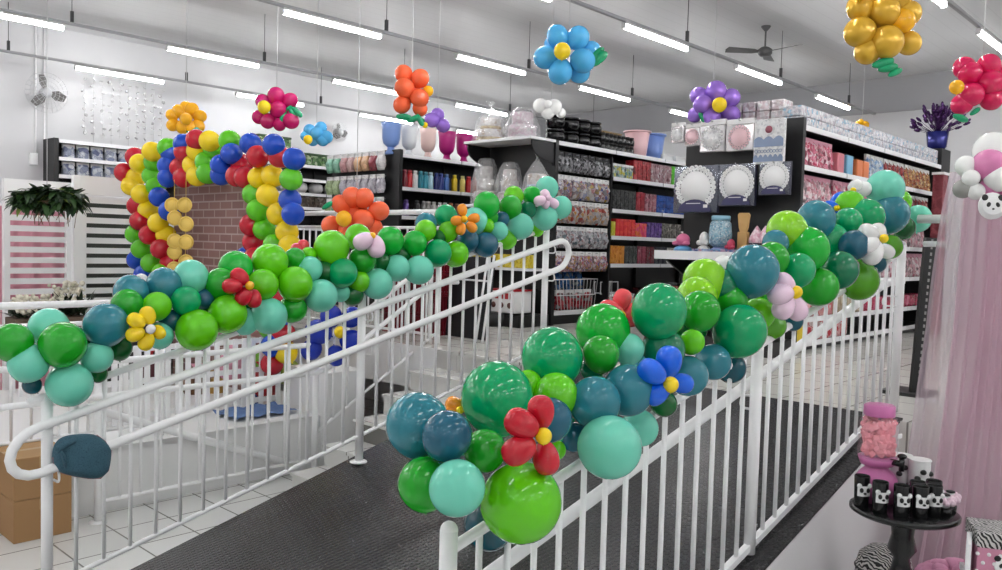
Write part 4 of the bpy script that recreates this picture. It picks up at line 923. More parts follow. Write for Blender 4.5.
# -- end shelf of the second unit with wrapped cakes
GE = thing('end_shelf', 'black end unit with white-edged shelves carrying wrapped tiered cakes', 'shelving', (7.5, 7.2, HU))
ye0, ye1 = 6.44, 7.56
for zz in (3.275, 2.49, 1.72):
    sh = MB().box((7.52, (ye0 + ye1) / 2, zz), (.46, ye1 - ye0, .03)).build('shelf', SHELFW, GE)
    for yy in (ye0 + .02, ye1 - .03):
        pr = [(7.74, yy, zz - .02), (7.34, yy, zz - .02), (7.34, yy, zz - .06)] + [(7.34 + .4 * (1 - math.cos(a * PI / 16)) * .95, yy, zz - .06 - .2 * math.sin(a * PI / 16)) for a in range(1, 9)]
        MB().poly(pr + [(7.74, yy, zz - .3)], (0, .02, 0)).build('bracket', BLACK, GE)
b = MB(); b.box((7.45, 7.0, HU + .07), (.55, 1.1, .14)); b.lathe([(.4, 0), (.4, .14), (.36, .16)], (7.32, 7.05, HU), 36); b.build('round_base', BLACK, GE)
CAKE = [pos_print('cake print %d' % i, c, 45, .5) for i, c in enumerate(([(226, 222, 220), (196, 190, 188), (240, 238, 236)], [(230, 228, 226), (206, 196, 196), (244, 242, 240), (190, 170, 150)], [(222, 220, 222), (214, 176, 196), (238, 236, 238)]))]
GOLDB = pos_print('gold bead band', [(190, 160, 90), (226, 206, 150), (150, 116, 60)], 60); BLUEB = mat('blue icing', (150, 190, 220), .5)
WRAP = film_mat('clear wrap', (250, 250, 251), .3, .15)
def cake(c, lab, tiers, m, h, r, tie=True, bandm=None):
    c = V(c); t = thing('wrapped_cake', lab, 'cake', c); zz = 0; rr = r
    MB().lathe([(.0001, .001), (r * 1.15, .001), (r * 1.15, .012), (.0001, .012)], c, 28).build('board', WHITEM, t); zz = .012
    for k in range(tiers):
        hh = h / tiers * .9; MB().lathe([(rr, zz), (rr, zz + hh - .01), (rr - .012, zz + hh), (.0001, zz + hh)], c, 28).build('tier', m, t)
        if bandm: MB().lathe([(rr + .003, zz), (rr + .006, zz + .02), (rr + .003, zz + .04)], c, 28).build('ribbon', bandm, t)
        zz += hh; rr *= .76
    wob = lambda a, z: .07 * math.cos(5 * a + z * 30) + .05 * math.cos(11 * a - z * 12)
    pr = [(r * 1.22, 0), (r * 1.2, h * .4), (r * 1.0, h * .85), (r * .55, h * 1.15), (r * .12, h * 1.4), (r * .08, h * 1.45), (r * .3, h * 1.62)] if tie else [(r * 1.22, 0), (r * 1.22, h * .5), (r * .85, h * .95), (r * .6, h * 1.1), (r * .3, h * 1.13)]
    MB().lathe(pr, c, 36, wob=wob).build('clear_wrap', WRAP, t)
def ey(px, x=7.5): return min(7.36, at(px, 140, 'x', x).y)
cake((7.52, ey(489), 3.291), 'clear-wrapped cake with gold beads and a tied peak, top of the end unit', 2, CAKE[1], .31, .17, True, GOLDB)
cake((7.52, ey(521), 3.291), 'clear-bagged pinkish cake, top of the end unit beside the black pots', 2, CAKE[2], .34, .17, False)
cake((7.5, ey(484), 2.506), 'wrapped white three-tier cake, left on the second shelf of the end unit', 3, CAKE[0], .52, .15, False)
cake((7.5, ey(511), 2.506), 'wrapped white tiered cake, middle of the second shelf of the end unit', 3, CAKE[1], .46, .145, False)
cake((7.5, ey(538), 2.506), 'peaked wrapped cake with blue band, right on the second shelf of the end unit', 2, CAKE[1], .38, .15, True, BLUEB)
yp = col_pack('yellow beads', [(226, 200, 40), (244, 226, 90), (200, 170, 30)], (.14, .2, .16))
for i in range(5): yp.put((7.42, 6.6 + i * .22, 1.736), 'yellow bead pack on the lowest white shelf of the end unit', 'yellow bead packs')
t = thing('cake_box', 'red and white patterned cake box on the round black base', 'box', (7.35, 6.75, HU + .161)); c = V((7.35, 6.75, HU + .161))
MB().box(c + V((0, 0, .13)), (.3, .42, .26), bev=.01).build('carton', WHITEM, t)
b = MB()
for k in range(5): b.box(c + V((-.152, -.16 + k * .08, .2)), (.004, .05, .07))
b.build('red_print', mat('red print', (176, 30, 40), .4), t)
for k in range(3): MB().lathe([(.0001, 0), (.035, 0), (.035, .004), (.0001, .004)], c + V((-.152, -.13 + k * .13, .09)), 16, rot=Matrix.Rotation(-PI / 2, 3, 'Y')).build('round_print', mat('brown print', (96, 50, 44), .4), t)
MB().box(c + V((0, 0, .27)), (.31, .43, .02)).build('lid', mat('red print', (176, 30, 40), .4), t)

# -- third shelving unit with vases and bottles, long face y = 8.95
G3 = gondola('gondola_shelf', 'black gondola shelving with coloured bottles under a row of vases', 7.45, 12.0, 8.95, .4, [3.215, 2.76, 2.36, 1.95, 1.5], 1.14, ye=10.5)
def vase(px, lab, col, nm, r=.115):
    p = at(px, 145, 'y', 9.15); c = V((p.x, 9.15, top(3.215))); t = thing('pedestal_vase', lab, 'vase', c, 'vases on top of the bottle shelving'); m = mat(nm, col, .3)
    MB().lathe([(r * .62, 0), (r * .68, .02), (r * .42, .06), (r * .36, .1)], c, 26).build('foot', m, t)
    MB().lathe([(r * .36, .1), (r * .8, .15), (r * .95, .22), (r * .98, .36), (r * 1.12, .44), (r * 1.06, .44), (r * .9, .34), (r * .7, .18), (.0001, .14)], c, 28).build('cup', m, t)
for px, lab, col, nm, r in ((391, 'periwinkle blue vase, first in the row of vases', (116, 146, 206), 'blue vase', .13), (409, 'white vase between the blue and the cream vase', (224, 226, 230), 'white vase', .115), (428, 'cream pink vase between the white and the magenta vases', (226, 196, 190), 'cream vase', .115), (447, 'magenta vase next to the cream one', (176, 30, 120), 'magenta vase', .125), (464, 'second magenta vase, in the middle of three', (176, 30, 120), 'magenta vase', .12), (480, 'last magenta vase, partly behind the wrapped cakes', (176, 30, 120), 'magenta vase', .12)): vase(px, lab, col, nm, r)
BOT = {}
def bottle(px, zz, lab, col, nm, h=.26, r=.042):
    p = at(px, 180, 'y', 9.02); k = (nm, h)
    if k not in BOT:
        BOT[k] = jar_kind('bottle', 'bottle', [(r, 0), (r * 1.02, .01), (r, h * .74), (r * .7, h * .82)], mat(nm, col, .3), [(r * .72, h * .82), (r * .72, h * .98), (.0001, h)], mat(nm + ' cap', [min(255, int(v * .8 + 40)) for v in col], .3))
    BOT[k].put((p.x, 9.03, top(zz)), lab)
for px, nm, col, w_ in ((405, 'dark red', (120, 24, 40), 'first in'), (410, 'red', (190, 36, 44), 'second in'), (415.5, 'white', (226, 226, 226), 'third in'), (421, 'teal', (30, 130, 150), 'fourth in'), (426, 'light teal', (60, 150, 170), 'fifth in'), (431, 'ice blue', (170, 206, 220), 'sixth in'), (437, 'navy', (24, 40, 110), 'seventh in'), (441.5, 'dark blue', (28, 50, 130), 'eighth in'), (447, 'mid blue', (70, 110, 180), 'ninth in'), (455, 'yellow', (226, 190, 20), 'tenth in'), (463, 'pale yellow', (236, 216, 120), 'eleventh in'), (469, 'crimson', (190, 30, 40), 'twelfth in'), (474.5, 'rust', (170, 70, 50), 'last in')):
    bottle(px, 2.76, '%s bottle, %s the row under the vases' % (nm, w_), col, nm + ' bottle')
for px, nm, col, w_ in ((407, 'violet', (84, 60, 130), 'first in'), (418, 'black', (30, 30, 34), 'second in'), (425, 'pewter', (120, 118, 118), 'third in'), (429.5, 'grey', (150, 148, 146), 'fourth in'), (435, 'pearl', (206, 204, 202), 'fifth in'), (441, 'silver grey', (170, 170, 172), 'sixth in'), (446, 'chalk white', (230, 230, 228), 'seventh in'), (452, 'copper', (180, 84, 44), 'eighth in'), (458, 'brown', (110, 60, 44), 'ninth in'), (468, 'charcoal', (50, 48, 50), 'last in')):
    bottle(px, 2.36, '%s bottle, %s the lower bottle row' % (nm, w_), col, nm + ' bottle', .24)
EBC = [[('mint', (130, 186, 160)), ('mint', (130, 186, 160)), ('rose', (190, 140, 140)), ('pale rose', (206, 168, 164)), ('peach', (226, 180, 140)), ('peach', (226, 180, 140)), ('maroon', (150, 60, 70)), ('white', (226, 222, 222))],
       [('pale green', (176, 196, 150)), ('pale green', (176, 196, 150))] + [('lilac grey', (190, 186, 196))] * 6, [('pale green', (176, 196, 150)), ('mint', (130, 186, 160))] + [('silver', (196, 200, 204))] * 5 + [('charcoal', (70, 72, 76))]]
EBK = {}
for r, zz in enumerate((3.22, 2.9, 2.58)):
    for i in range(8):
        nm, c_ = EBC[r][7 - i]
        if nm not in EBK: EBK[nm] = pouch_kind('peg_bag', 'bag', .14, .21, .1, pos_print(nm + ' peg bag', [c_, [int(v * .82) for v in c_], [min(255, v + 24) for v in c_], c_], 26), HEADW)
        EBK[nm].put((7.3, 9.22 + i * .172, zz), nm + ' bag hanging in the %s row at the end of the bottle shelving' % ('top', 'middle', 'lower')[r], nm + ' bags on the end pegs, %s row' % ('top', 'middle', 'lower')[r], rz=-PI / 2)
        MB().tube([(7.39, 9.22 + i * .172, zz + .03), (7.24, 9.22 + i * .172, zz + .03)], .004, 5).build('peg_hook', CHROME, G3)

# -- fourth shelving, against the white wall
G4 = gondola('shelf_unit', 'black wall shelving with white-edged shelves against the white wall', 4.13, 9.6, 12.26, .4, [3.27, 3.03, 2.79, 2.55, 2.2], 1.1, zb=0, end=True, zt=3.3)
bw = pouch_kind('wrapped_pack', 'pack', .17, .17, .14, pos_print('navy white packs', [(226, 230, 236), (120, 130, 166), (240, 242, 244), (170, 178, 200), (90, 98, 136), (232, 234, 238)], 22), HEADW, False)
for zz, w_ in ((3.03, 'upper'), (2.79, 'lower')):
    for i in range(8): bw.put((4.3 + i * .19, 12.38, top(zz)), 'blue and white wrapped pack on the %s wall shelf above the white slatted screen' % w_, 'blue white packs on the %s wall shelf' % w_)
gb = pack_kind('leaf_box', 'box', (.3, .3, .22), pos_print('leaf print', [(40, 84, 40), (90, 130, 70), (24, 54, 26), (170, 190, 150), (60, 104, 50)], 26), mat('dark green lid', (40, 70, 40), .5))
for i in range(5):
    for k in range(2 if i < 2 else 1): gb.put((7.35 + i * .31, 12.44, top(3.27) + k * .222), 'green leaf-patterned box on top of the wall shelving' if k == 0 else 'green leaf-patterned box in the upper tier, behind the arch top', 'green leaf boxes tier %d' % k)
wbk = Row(lambda: tag(MB().lathe([(.0001, 0), (.1, .02), (.15, .1), (.13, .19), (.05, .23), (.0001, .235)], seg=18, wob=lambda a, z: .06 * math.cos(8 * a)).build('white_bundle', mat('white bundle', (196, 196, 196), .6)), '', 'bundle'))
for i in range(4): wbk.put((7.75 + i * .32, 12.42, top(2.79)), 'pale rounded bundle on the wall shelf below the green boxes', 'pale bundles on the wall shelf', scale=(.88, .88, .88))
kbr = col_pack('brown dark', [(70, 58, 50), (110, 96, 84), (40, 34, 32), (140, 130, 120)], (.26, .2, .2))
for i in range(5): kbr.put((7.6 + i * .28, 12.4, top(2.55)), 'brown mixed pack on the lower wall shelf behind the arch', 'brown packs on the wall shelf')
# tall foil plant and red posters beyond the right shelving
t = thing('foil_centrepiece', 'purple foil spray in a blue pot at the far end of the right shelving', 'decoration', (12.25, 3.55, 3.22)); c = V((12.3, 3.5, 3.3)); 
MB().box((12.3, 3.6, 2.25), (.4, .45, 2.42), bev=.01).build('black_stand', BLACK, t)
MB().lathe([(.09, .16), (.12, .2), (.14, .4), (.0001, .4)], c, 18).build('pot', mat('blue foil', (40, 44, 120), .25, .4), t)
b = MB()
for i in range(90):
    a = random.uniform(0, 2 * PI); e = random.uniform(.1, 1.3); L = random.uniform(.25, .42)
    d = V((math.cos(a) * math.sin(e), math.sin(a) * math.sin(e), math.cos(e))); p0 = c + V((0, 0, .36)) ; p1 = p0 + d * L
    b.tube([p0, p1], [.004, .002], 4); R = ZQ.rotation_difference(d).to_matrix()
    b.ell(p1, (.035, .02, .05), rot=R, seg=6, rings=4)
b.build('foil_spray', mat('purple foil', (70, 30, 90), .25, .5), t)
p = at(940, 188, 'y', 3.12); t = thing('display_bin', 'dark red tall display carton with pale top beside the tulle', 'display carton', (p.x, 3.12, HU))
MB().box((p.x, 3.12, (HU + 3.02) / 2), (.2, .12, 3.02 - HU), bev=.01).build('carton', pos_print('dark red card', [(130, 50, 60), (150, 70, 78), (116, 40, 50)], 9, .5), t)
MB().box((p.x, 3.12, 3.03), (.22, .14, .03)).build('pale_top', HEADW, t)
q, p = dep(914, 414, 5.75), dep(931, 238, 5.75); t = thing('rack_upright', 'black perforated rack upright beside the sheer tulle edge', 'rack', q)
dz = (p - q); R = ZQ.rotation_difference(dz).to_matrix(); R = R @ Matrix.Rotation(math.atan2(FW.y, FW.x), 3, 'Z')
MB().box((p + q) / 2, (.04, .085, dz.length), R).build('post', BLACK, t)
for k in range(27):
    c = q.lerp(p, (k + .5) / 27) - FW * .022; MB().box(c, (.004, .012, .022), R).build('slot', mat('slot grey', (150, 148, 146), .5), t)
MB().box((q.x + .06, q.y + .06, HU + .012), (.3, .3, .024)).build('base', BLACK, t)

# ------------------------------------------------------------------ left side: slatted screens, plants, boxes, play pen
def screen(name, lab, x0, x1, y, z0, z1, n, post=.06, beam=.14):
    t = thing(name, lab, 'screen', ((x0 + x1) / 2, y, 0))
    for x in (x0, x1): MB().box((x, y, z1 / 2), (post, .08, z1)).build('post', WHITEM, t)
    MB().box(((x0 + x1) / 2, y, z1 - beam / 2), (x1 - x0, .09, beam)).build('top_beam', WHITEM, t)
    for k in range(n):
        z = z0 + (z1 - beam - z0) * (k + .5) / n; MB().box(((x0 + x1) / 2, y, z), (x1 - x0 - post, .025, (z1 - z0) / n * .52)).build('slat', WHITEM, t)
    return t
screen('slatted_screen', 'white slatted screen beside the balloon arch, dark behind its slats', 3.68, 4.62, 10.25, .44, 2.68, 17, .14, .22)
screen('slatted_screen', 'white slatted screen under the hanging fern, pink behind its slats', 2.94, 3.59, 10.32, .44, 2.59, 17, .06, .13)
bp = thing('pink_backdrop', 'pink fabric backdrop seen through the slats under the fern', 'backdrop', (3.0, 10.9, 0))
MB().grid(lambda u, v: (2.3 + 1.45 * u, 10.9 + .03 * math.sin(u * 40), .1 + 2.2 * v), 60, 2).build('cloth', mat('dusty pink cloth', (214, 150, 164), .8), bp)
MB().tube([(2.25, 10.93, 2.32), (3.8, 10.93, 2.32)], .015, 8).build('rod', WHITE, bp)
for x in (2.26, 3.79): MB().tube([(x, 10.93, 0), (x, 10.93, 2.34)], .015, 8).build('leg', WHITE, bp)
tag(MB().box((4.4, 10.95, 1.2), (.95, .3, 2.4), bev=.01).build('dark_backing', mat('dark green grey', (52, 58, 50), .6)), 'dark cabinet standing in for dark goods behind the right slatted screen', 'backing')  # stand-in block for the dark goods between the slats
LEAF = [mat('fern green', (44, 74, 32), .5), mat('dark leaf', (26, 46, 24), .5), mat('pale leaf', (120, 140, 60), .5)]
def leafmesh(b, p, d, L, w, droop):
    p = V(p); d = V(d).normalized(); sd = d.cross(V((0, 0, 1)));
    if sd.length < .01: sd = V((1, 0, 0))
    sd.normalize(); prev = None; n = 5
    for i in range(n + 1):
        t = i / n; c = p + d * L * t + V((0, 0, -droop * t * t)); ww = w * math.sin(PI * min(1, .12 + t * .86))
        cur = (b.bm.verts.new(c + sd * ww), b.bm.verts.new(c + V((0, 0, .12 * ww))), b.bm.verts.new(c - sd * ww))
        if prev:
            for a in (0, 1): b.bm.faces.new((prev[a], prev[a + 1], cur[a + 1], cur[a])).smooth = True
        prev = cur
fp = dep(47, 198, 8.3)
t = thing('hanging_fern', 'bushy dark green fern hanging over the white slatted screen', 'plant', fp - V((0, 0, .1)))
MB().lathe([(.04, -.07), (.06, -.05), (.08, 0), (.07, 0), (.0001, -.02)], fp + V((0, 0, -.03)), 14).build('basket', mat('brown basket', (90, 70, 50), .8), t)
for j, n in ((0, 420), (1, 420), (2, 30)):
    b = MB()
    for i in range(n):
        a = random.uniform(0, 2 * PI); e = random.uniform(-.7, 1.1); o = random.uniform(-.32, .32); q = fp + RT * o + FW * random.uniform(-.08, .08) + V((0, 0, random.uniform(-.1, .1) * (1 - .5 * abs(o) / .32)))
        d = RT * math.cos(a) * 1.2 + FW * math.sin(a) * .8 + V((0, 0, e)); leafmesh(b, q, d, random.uniform(.07, .15), random.uniform(.02, .04), random.uniform(.02, .1))
    b.build('foliage', LEAF[j], t, ('fern green', 'dark green', 'yellow-green')[j] + ' leaves')
b = MB()
for i in range(26):
    q = fp + RT * random.uniform(-.2, .3) + FW * random.uniform(-.05, .05); L = random.uniform(.12, .3)
    b.tube([q, q + V((random.uniform(-.03, .03), 0, -L * .5)), q + V((random.uniform(-.05, .05), 0, -L))], .003, 4)
b.build('hanging_roots', mat('dry stem', (120, 96, 70), .8), t)
MB().tube([fp, (fp.x, fp.y + .0, 4.6)], .004, 5).build('hanging_wire', STRING, t)
q0 = dep(48, 292, 8.0)
t = thing('flower_planter', 'planter of pale dried flowers in front of the slatted screen', 'plant', (q0.x, q0.y, 0))
MB().box((q0.x, q0.y, 1.13), (.66, .3, .13), bev=.01).build('planter_box', mat('weathered wood', (92, 76, 62), .8), t)
for a in (-.27, .27):
    for c_ in (-.11, .11): MB().box((q0.x + a, q0.y + c_, .535), (.03, .03, 1.07)).build('leg', WHITE, t)
b = MB()
for i in range(170):
    q = V((q0.x + random.uniform(-.3, .3), q0.y + random.uniform(-.15, .15), 1.2)); h = random.uniform(.03, .2) + (.12 if q.x > q0.x + .05 else 0)
    b.ell(q + V((0, 0, h)), random.uniform(.014, .028), seg=7, rings=5)
b.build('flower_heads', mat('dried cream flowers', (214, 208, 190), .8), t)['kind'] = 'stuff'
b = MB()
for i in range(160):
    q = V((q0.x + random.uniform(-.3, .32), q0.y + random.uniform(-.12, .15), 1.2)); a = random.uniform(0, 6.3)
    leafmesh(b, q, (math.cos(a), math.sin(a), random.uniform(.3, 2)), random.uniform(.1, .2) + (.14 if q.x > q0.x + .1 else 0), .022, .03)
b.build('foliage', LEAF[1], t)
# cartons at the left edge
CARD = mat('brown cardboard', (160, 122, 82), .8)
def carton(c, d, lab, rot=0):
    c = V(c); t = thing('cardboard_box', lab, 'box', c); R = Matrix.Rotation(rot, 3, 'Z')
    MB().box(c + V((0, 0, d[2] / 2)), d, R, bev=.004).build('carton', CARD, t)
    MB().box(c + V((0, 0, d[2] + .002)), (d[0], .05, .003), R).box(c + R @ V((0, -d[1] / 2 - .001, d[2] * .86)), (.05, .002, d[2] * .26), R).build('packing_tape', mat('tan tape', (176, 142, 98), .35), t)
    b = MB()
    for s_ in (-1, 1): b.box(c + V((0, s_ * d[1] / 4, d[2] + .0015)), (d[0] * 1.0, d[1] / 2 - .006, .003), R)
    b.build('flaps', mat('pale cardboard', (176, 140, 98), .8), t)
carton((1.875, 6.05, 0), (.35, .46, .27), 'brown cardboard box on the floor, lower of two behind the left post')
carton((1.875, 6.05, .276), (.35, .46, .27), 'brown cardboard box stacked upon another behind the left post')
carton((1.5, 6.75, 0), (.5, .4, .56), 'larger brown cardboard box behind the stacked pair at the picture edge')
# denim cover tied over the lower handrail
pts = [(53, 445), (60, 437), (72, 434), (86, 433), (97, 434), (105, 440), (112, 448), (111, 460), (109, 471), (101, 479), (88, 479), (75, 477), (62, 474), (53, 469), (51, 457)]
yd = YL - .075
t = thing('denim_cover', 'dark denim cloth wrapped over the looped handrail by the left post', 'cloth', at(82, 478, 'y', yd))
b = MB(); ctr = at(82, 457, 'y', yd)
rim_ = [at(a, c, 'y', yd) for a, c in pts]
def shell(sg):
    rr = []
    for f, o in ((1, .0), (.93, .03), (.75, .05), (.45, .06), (.0, .062)):
        rr.append([b.bm.verts.new(ctr + (p - ctr) * f + V((0, sg * (o + .008 * math.sin(p.x * 60 + p.z * 40 + f * 9) * (f > 0 and f < 1)), 0))) for p in rim_])
    for a, c in zip(rr, rr[1:]):
        for k in range(len(rim_)):
            fc_ = b.bm.faces.new((a[k], a[(k + 1) % len(rim_)], c[(k + 1) % len(rim_)], c[k])); fc_.smooth = True
shell(-1); shell(1); bmesh.ops.remove_doubles(b.bm, verts=b.bm.verts, dist=.0004)
DEN = print_mat('denim', [(52, 88, 104), (60, 98, 114), (46, 78, 94)], 160, .85, kind='noise')
mm = b.build('cloth', DEN, t).modifiers.new('smooth', 'SUBSURF'); mm.levels = mm.render_levels = 2
b = MB(); b.tube([p + V((0, -.006, 0)) + (ctr - p) * .05 for p in rim_[4:15]], .004, 6); b.build('stitched_edge', mat('pinkish thread', (150, 110, 116), .8), t)
b = MB(); b.tube([at(a, c, 'y', yd - .06) for a, c in ((56, 452), (64, 444), (76, 440))], [.012, .02, .012], 8); b.tube([at(a, c, 'y', yd - .062) for a, c in ((57, 446), (63, 455), (66, 468))], [.006, .01, .006], 6); b.build('fold', DEN, t)
# white picket play pen on the plinth with bagged toys behind it
pen = thing('picket_fence', 'white picket fence on the plinth, behind the stair railing', 'fence', (3.4, 6.8, .46))
zf = .46
for k in range(19):
    x = 2.62 + k * .088; MB().box((x, 6.78, zf + .32), (.045, .02, .64), bev=.004).build('picket', WHITE, pen)
for z in (.06, .34, .61): MB().box((3.41, 6.8, zf + z), (1.66, .02, .045)).build('rail', WHITE, pen)
for nm, lab, px, py, r, col, d in (('toy_bag', 'round red stuffed bag behind the white picket fence', 262, 385, .19, (186, 34, 40), 7.9), ('toy_bag', 'round lime green stuffed bag above the red one behind the fence', 268, 360, .16, (110, 180, 40), 8.0), ('toy_bag', 'dark blue stuffed bag under the red one behind the fence', 248, 402, .15, (26, 50, 120), 7.8), ('toy_bag', 'pale pink stuffed bag under the mid garland, behind the fence', 232, 366, .17, (226, 160, 180), 7.85), ('toy_bag', 'brown stuffed bag at the left behind the picket fence', 197, 385, .17, (110, 74, 44), 8.2), ('toy_bag', 'ochre stuffed bag beside the brown one behind the fence', 216, 390, .15, (190, 150, 70), 8.3), ('toy_bag', 'black stuffed bag behind the fence between ochre and pink', 208, 410, .16, (36, 36, 40), 8.4), ('toy_bag', 'olive stuffed bag at the right behind the stair railing', 288, 372, .15, (130, 150, 40), 8.1), ('toy_bag', 'dark maroon stuffed bag behind the left end of the fence', 150, 372, .2, (80, 30, 40), 8.4), ('toy_bag', 'navy stuffed bag behind the left pickets', 160, 402, .17, (30, 40, 80), 8.2)):
    p = dep(px, py, d); rr = r * .86
    p.y = min(max(p.y, 7.0), 9.3) if p.x < 3.9 else p.y; t = thing(nm, lab, 'bag', p - V((0, 0, rr)))
    MB().ell(p, (rr, rr * .8, rr), seg=18, rings=12).build('body', pos_print(lab[:24], [col, [min(255, v + 14) for v in col], [int(v * .85) for v in col]], 9, .6), t)
    MB().lathe([(.03, 0), (.025, .03), (.06, .07), (.0001, .06)], p + V((0, 0, rr * .96)), 12, wob=lambda a, z: .15 * math.cos(6 * a)).build('tied_neck', mat('tie %d' % (px % 7), col, .6), t)
tag(MB().box((3.55, 8.85, .82), (.9, .06, .7), bev=.006).build('dark_board', mat('dark board', (44, 40, 42), .6)), 'dark board standing in for dark goods behind the toys and the picket fence', 'board')  # stand-in for the dark goods showing between the pickets
cl = at(285, 413, 'z', .47)
b = MB(); b.grid(lambda u, v: (3.5 + .62 * u, 6.3 + .4 * v, .475 + .022 * abs(math.sin(u * 9 + v * 5)) + .012 * math.sin(v * 14)), 30, 24)
tag(b.build('blue_cloth', mat('denim blue cloth', (90, 116, 160), .8)), 'crumpled blue cloth lying on the white plinth', 'cloth')
# navy balloon bundle on the edge under the landing
t = hang('navy blue balloon flower with yellow heart, hung on the landing railing', 6.95, 'n', [(352,317,10.5,.1),(352,341,11.5,.1),(336,356,10,.1),(318,332,13,0),(311,350,10.5,.1),(331,316,11,0)], (340,332,6), 'Y', [], top=2.3, off=.12)
t['group'] = 'balloon flowers on the railings'
# black board with white easel, maroon baskets on the upper floor left of the steps
t = thing('display_board', 'black board leaning on a white easel, at the top of the steps', 'display board', (5.9, 5.9, HU))
p = at(470, 342, 'z', HU)
b = MB(); b.box((p.x + .25, p.y + .28, HU + .42), (.03, .62, .84), Matrix.Rotation(.1, 3, 'Y')); b.build('board', mat('black board', (18, 20, 26), .5), t)
for o in (0, .09): MB().tube([(p.x + .02, p.y - .06 - o, HU + .01), (p.x + .22, p.y + .0 - o, HU + .86)], .012, 8).build('easel_leg', WHITE, t)
MB().tube([(p.x + .2, p.y - .08, HU + .6), (p.x + .2, p.y + .5, HU + .6)], .01, 8).build('crossbar', WHITE, t)
def mk_basket():
    t = thing('shopping_basket', '', 'basket', (0, 0, 0)); m = mat('maroon plastic', (120, 16, 34), .4)
    b = MB()
    for s_ in (-1, 1):
        for k in range(9): b.box((-.16 + k * .04, s_ * .13, .1), (.02, .012, .2)); 
        for k in range(7): b.box((s_ * .18, -.12 + k * .04, .1), (.012, .02, .2))
    b.box((0, 0, .008), (.36, .26, .016)); b.build('body', m, t)
    MB().tube([(-.19, -.14, .2), (.19, -.14, .2), (.19, .14, .2), (-.19, .14, .2)], .012, 8, closed=True).build('rim', m, t)
    MB().tube(bent([(-.15, -.14, .2), (.02, -.13, .203), (.02, .13, .203), (-.15, .14, .2)], .05), .006, 8).build('handle', BLACK, t)
    return t
mb_ = Row(mk_basket)
for i, w_ in enumerate(('bottom', 'second', 'third', 'topmost')): mb_.put((5.85, 6.95, HU + i * .218), 'maroon shopping basket, %s of the stack behind the landing railing' % w_, 'maroon baskets in a stack')
for i, w_ in enumerate(('bottom', 'second', 'third', 'topmost')): mb_.put((5.9, 6.5, HU + i * .218), 'maroon shopping basket, %s of the stack nearer the steps' % w_, 'maroon baskets in the second stack')

# ------------------------------------------------------------------ right: tulle, balloons, table with panda party things
PT = []
def tulle(name, lab, edge, top_, m, dl, dr, waves, amp, nu=90, nv=24, ph=0):
    """edge: px,py points of its left border from top to bottom; the right border is out of frame"""
    def left(v):
        q = v * (len(edge) - 1); i = min(int(q), len(edge) - 2); f = q - i
        a, c = edge[i], edge[i + 1]; return dep(a[0] + (c[0] - a[0]) * f, a[1] + (c[1] - a[1]) * f, dl)
    def fn(u, v):
        L = left(v); R = V((dep(1045, 160, dr).x, dep(1045, 160, dr).y, L.z)); R = R * 1.0
        p = L.lerp(R, u); p.z = L.z; nrm = V((-FW.x, -FW.y, 0))
        return p + nrm * (amp * math.sin(u * waves * 2 * PI + ph) * (.5 + .5 * v) + amp * .5 * math.sin(u * waves * 4.3 * PI + v * 3))
    o = MB().grid(fn, nu, nv).build(name, m); return tag(o, lab, 'curtain')
tulle('tulle_curtain', 'outer sheer pale pink tulle, its left edge over the railing end', [(950, 172), (940, 215), (930, 280), (924, 330), (915, 390), (904, 470), (896, 560), (888, 660)], 0, sheer_mat('sheer tulle', (232, 214, 224), .45), 4.55, 4.25, 5, .03)
tulle('tulle_curtain', 'denser pink tulle drape in the middle of the layers', [(962, 190), (957, 250), (950, 330), (940, 410), (930, 480), (915, 560), (905, 660)], 0, sheer_mat('pink tulle', (230, 204, 216), .66), 4.4, 4.1, 6, .035, ph=1)
tulle('tulle_curtain', 'dark rose cloth drape at the back of the pink layers', [(985, 195), (982, 260), (978, 330), (962, 420), (935, 500), (905, 570), (890, 660)], 0, sheer_mat('rose cloth', (206, 158, 180), .94), 4.75, 4.45, 4, .03, ph=2)
t = thing('balloon_cluster', 'white, pink and grey balloon cluster on top of the pink tulle', 'balloon cluster', dep(980, 190, 4.2))
for px, py, r, k, lay in ((993,151,19,'w',0),(989,165,16,'P',.8),(999,178,14,'w',1.2),(966,166,10.5,'w',.2),(971,178,8.5,'w',.9),(963,189,9.5,'X',.3),(976,191.5,8.5,'w',.8),(989,188,10,'P',.6),(1010,160,16,'w',0),(1012,192,14,'P',.2),(980,176,12,'X',-.5)):
    p = dep(px, py, 4.2 - lay * .07); R = r / FPX * depth_of(p); part('balloon', bal(k), t, p, quat(p - dep(985, 178, 4.3)), R, BC[k][1] + ' balloon')
PW = mat('white print', (232, 232, 232), .5); PB = mat('black print', (14, 14, 15), .5)
def panda(parent, c, r, n, lab=None):
    """flat panda face: white head, ears, eye patches, nose; n points to the viewer"""
    n = V(n).normalized(); u = V((0, 0, 1)).cross(n).normalized(); w = n.cross(u); R = Matrix((u, w, n)).transposed(); c = V(c)
    MB().ell(c, (r, r * .86, .004), R, 22, 8).build('panda_face', PW, parent, lab)
    b = MB()
    for s_ in (-1, 1):
        b.ell(c + u * s_ * r * .72 + w * r * .72, (r * .3, r * .3, .004), R, 12, 6)
        b.ell(c + u * s_ * r * .4 + w * r * .1 + n * .002, (r * .2, r * .26, .004), R @ Matrix.Rotation(s_ * .5, 3, 'Z'), 12, 6)
    b.ell(c - w * r * .28 + n * .003, (r * .13, r * .09, .004), R, 10, 6); b.build('panda_marks', PB, parent)
pc = dep(992, 206, 4.05); t = thing('panda_sign', 'white panda face sign under the pink and white balloons', 'sign', pc)
MB().lathe([(.0001, -.006), (.066, -.006), (.066, .006), (.0001, .006)], pc, 24, rot=ZQ.rotation_difference(-FW).to_matrix()).build('disc', PW, t)
panda(t, pc - FW * .008, .055, -FW)
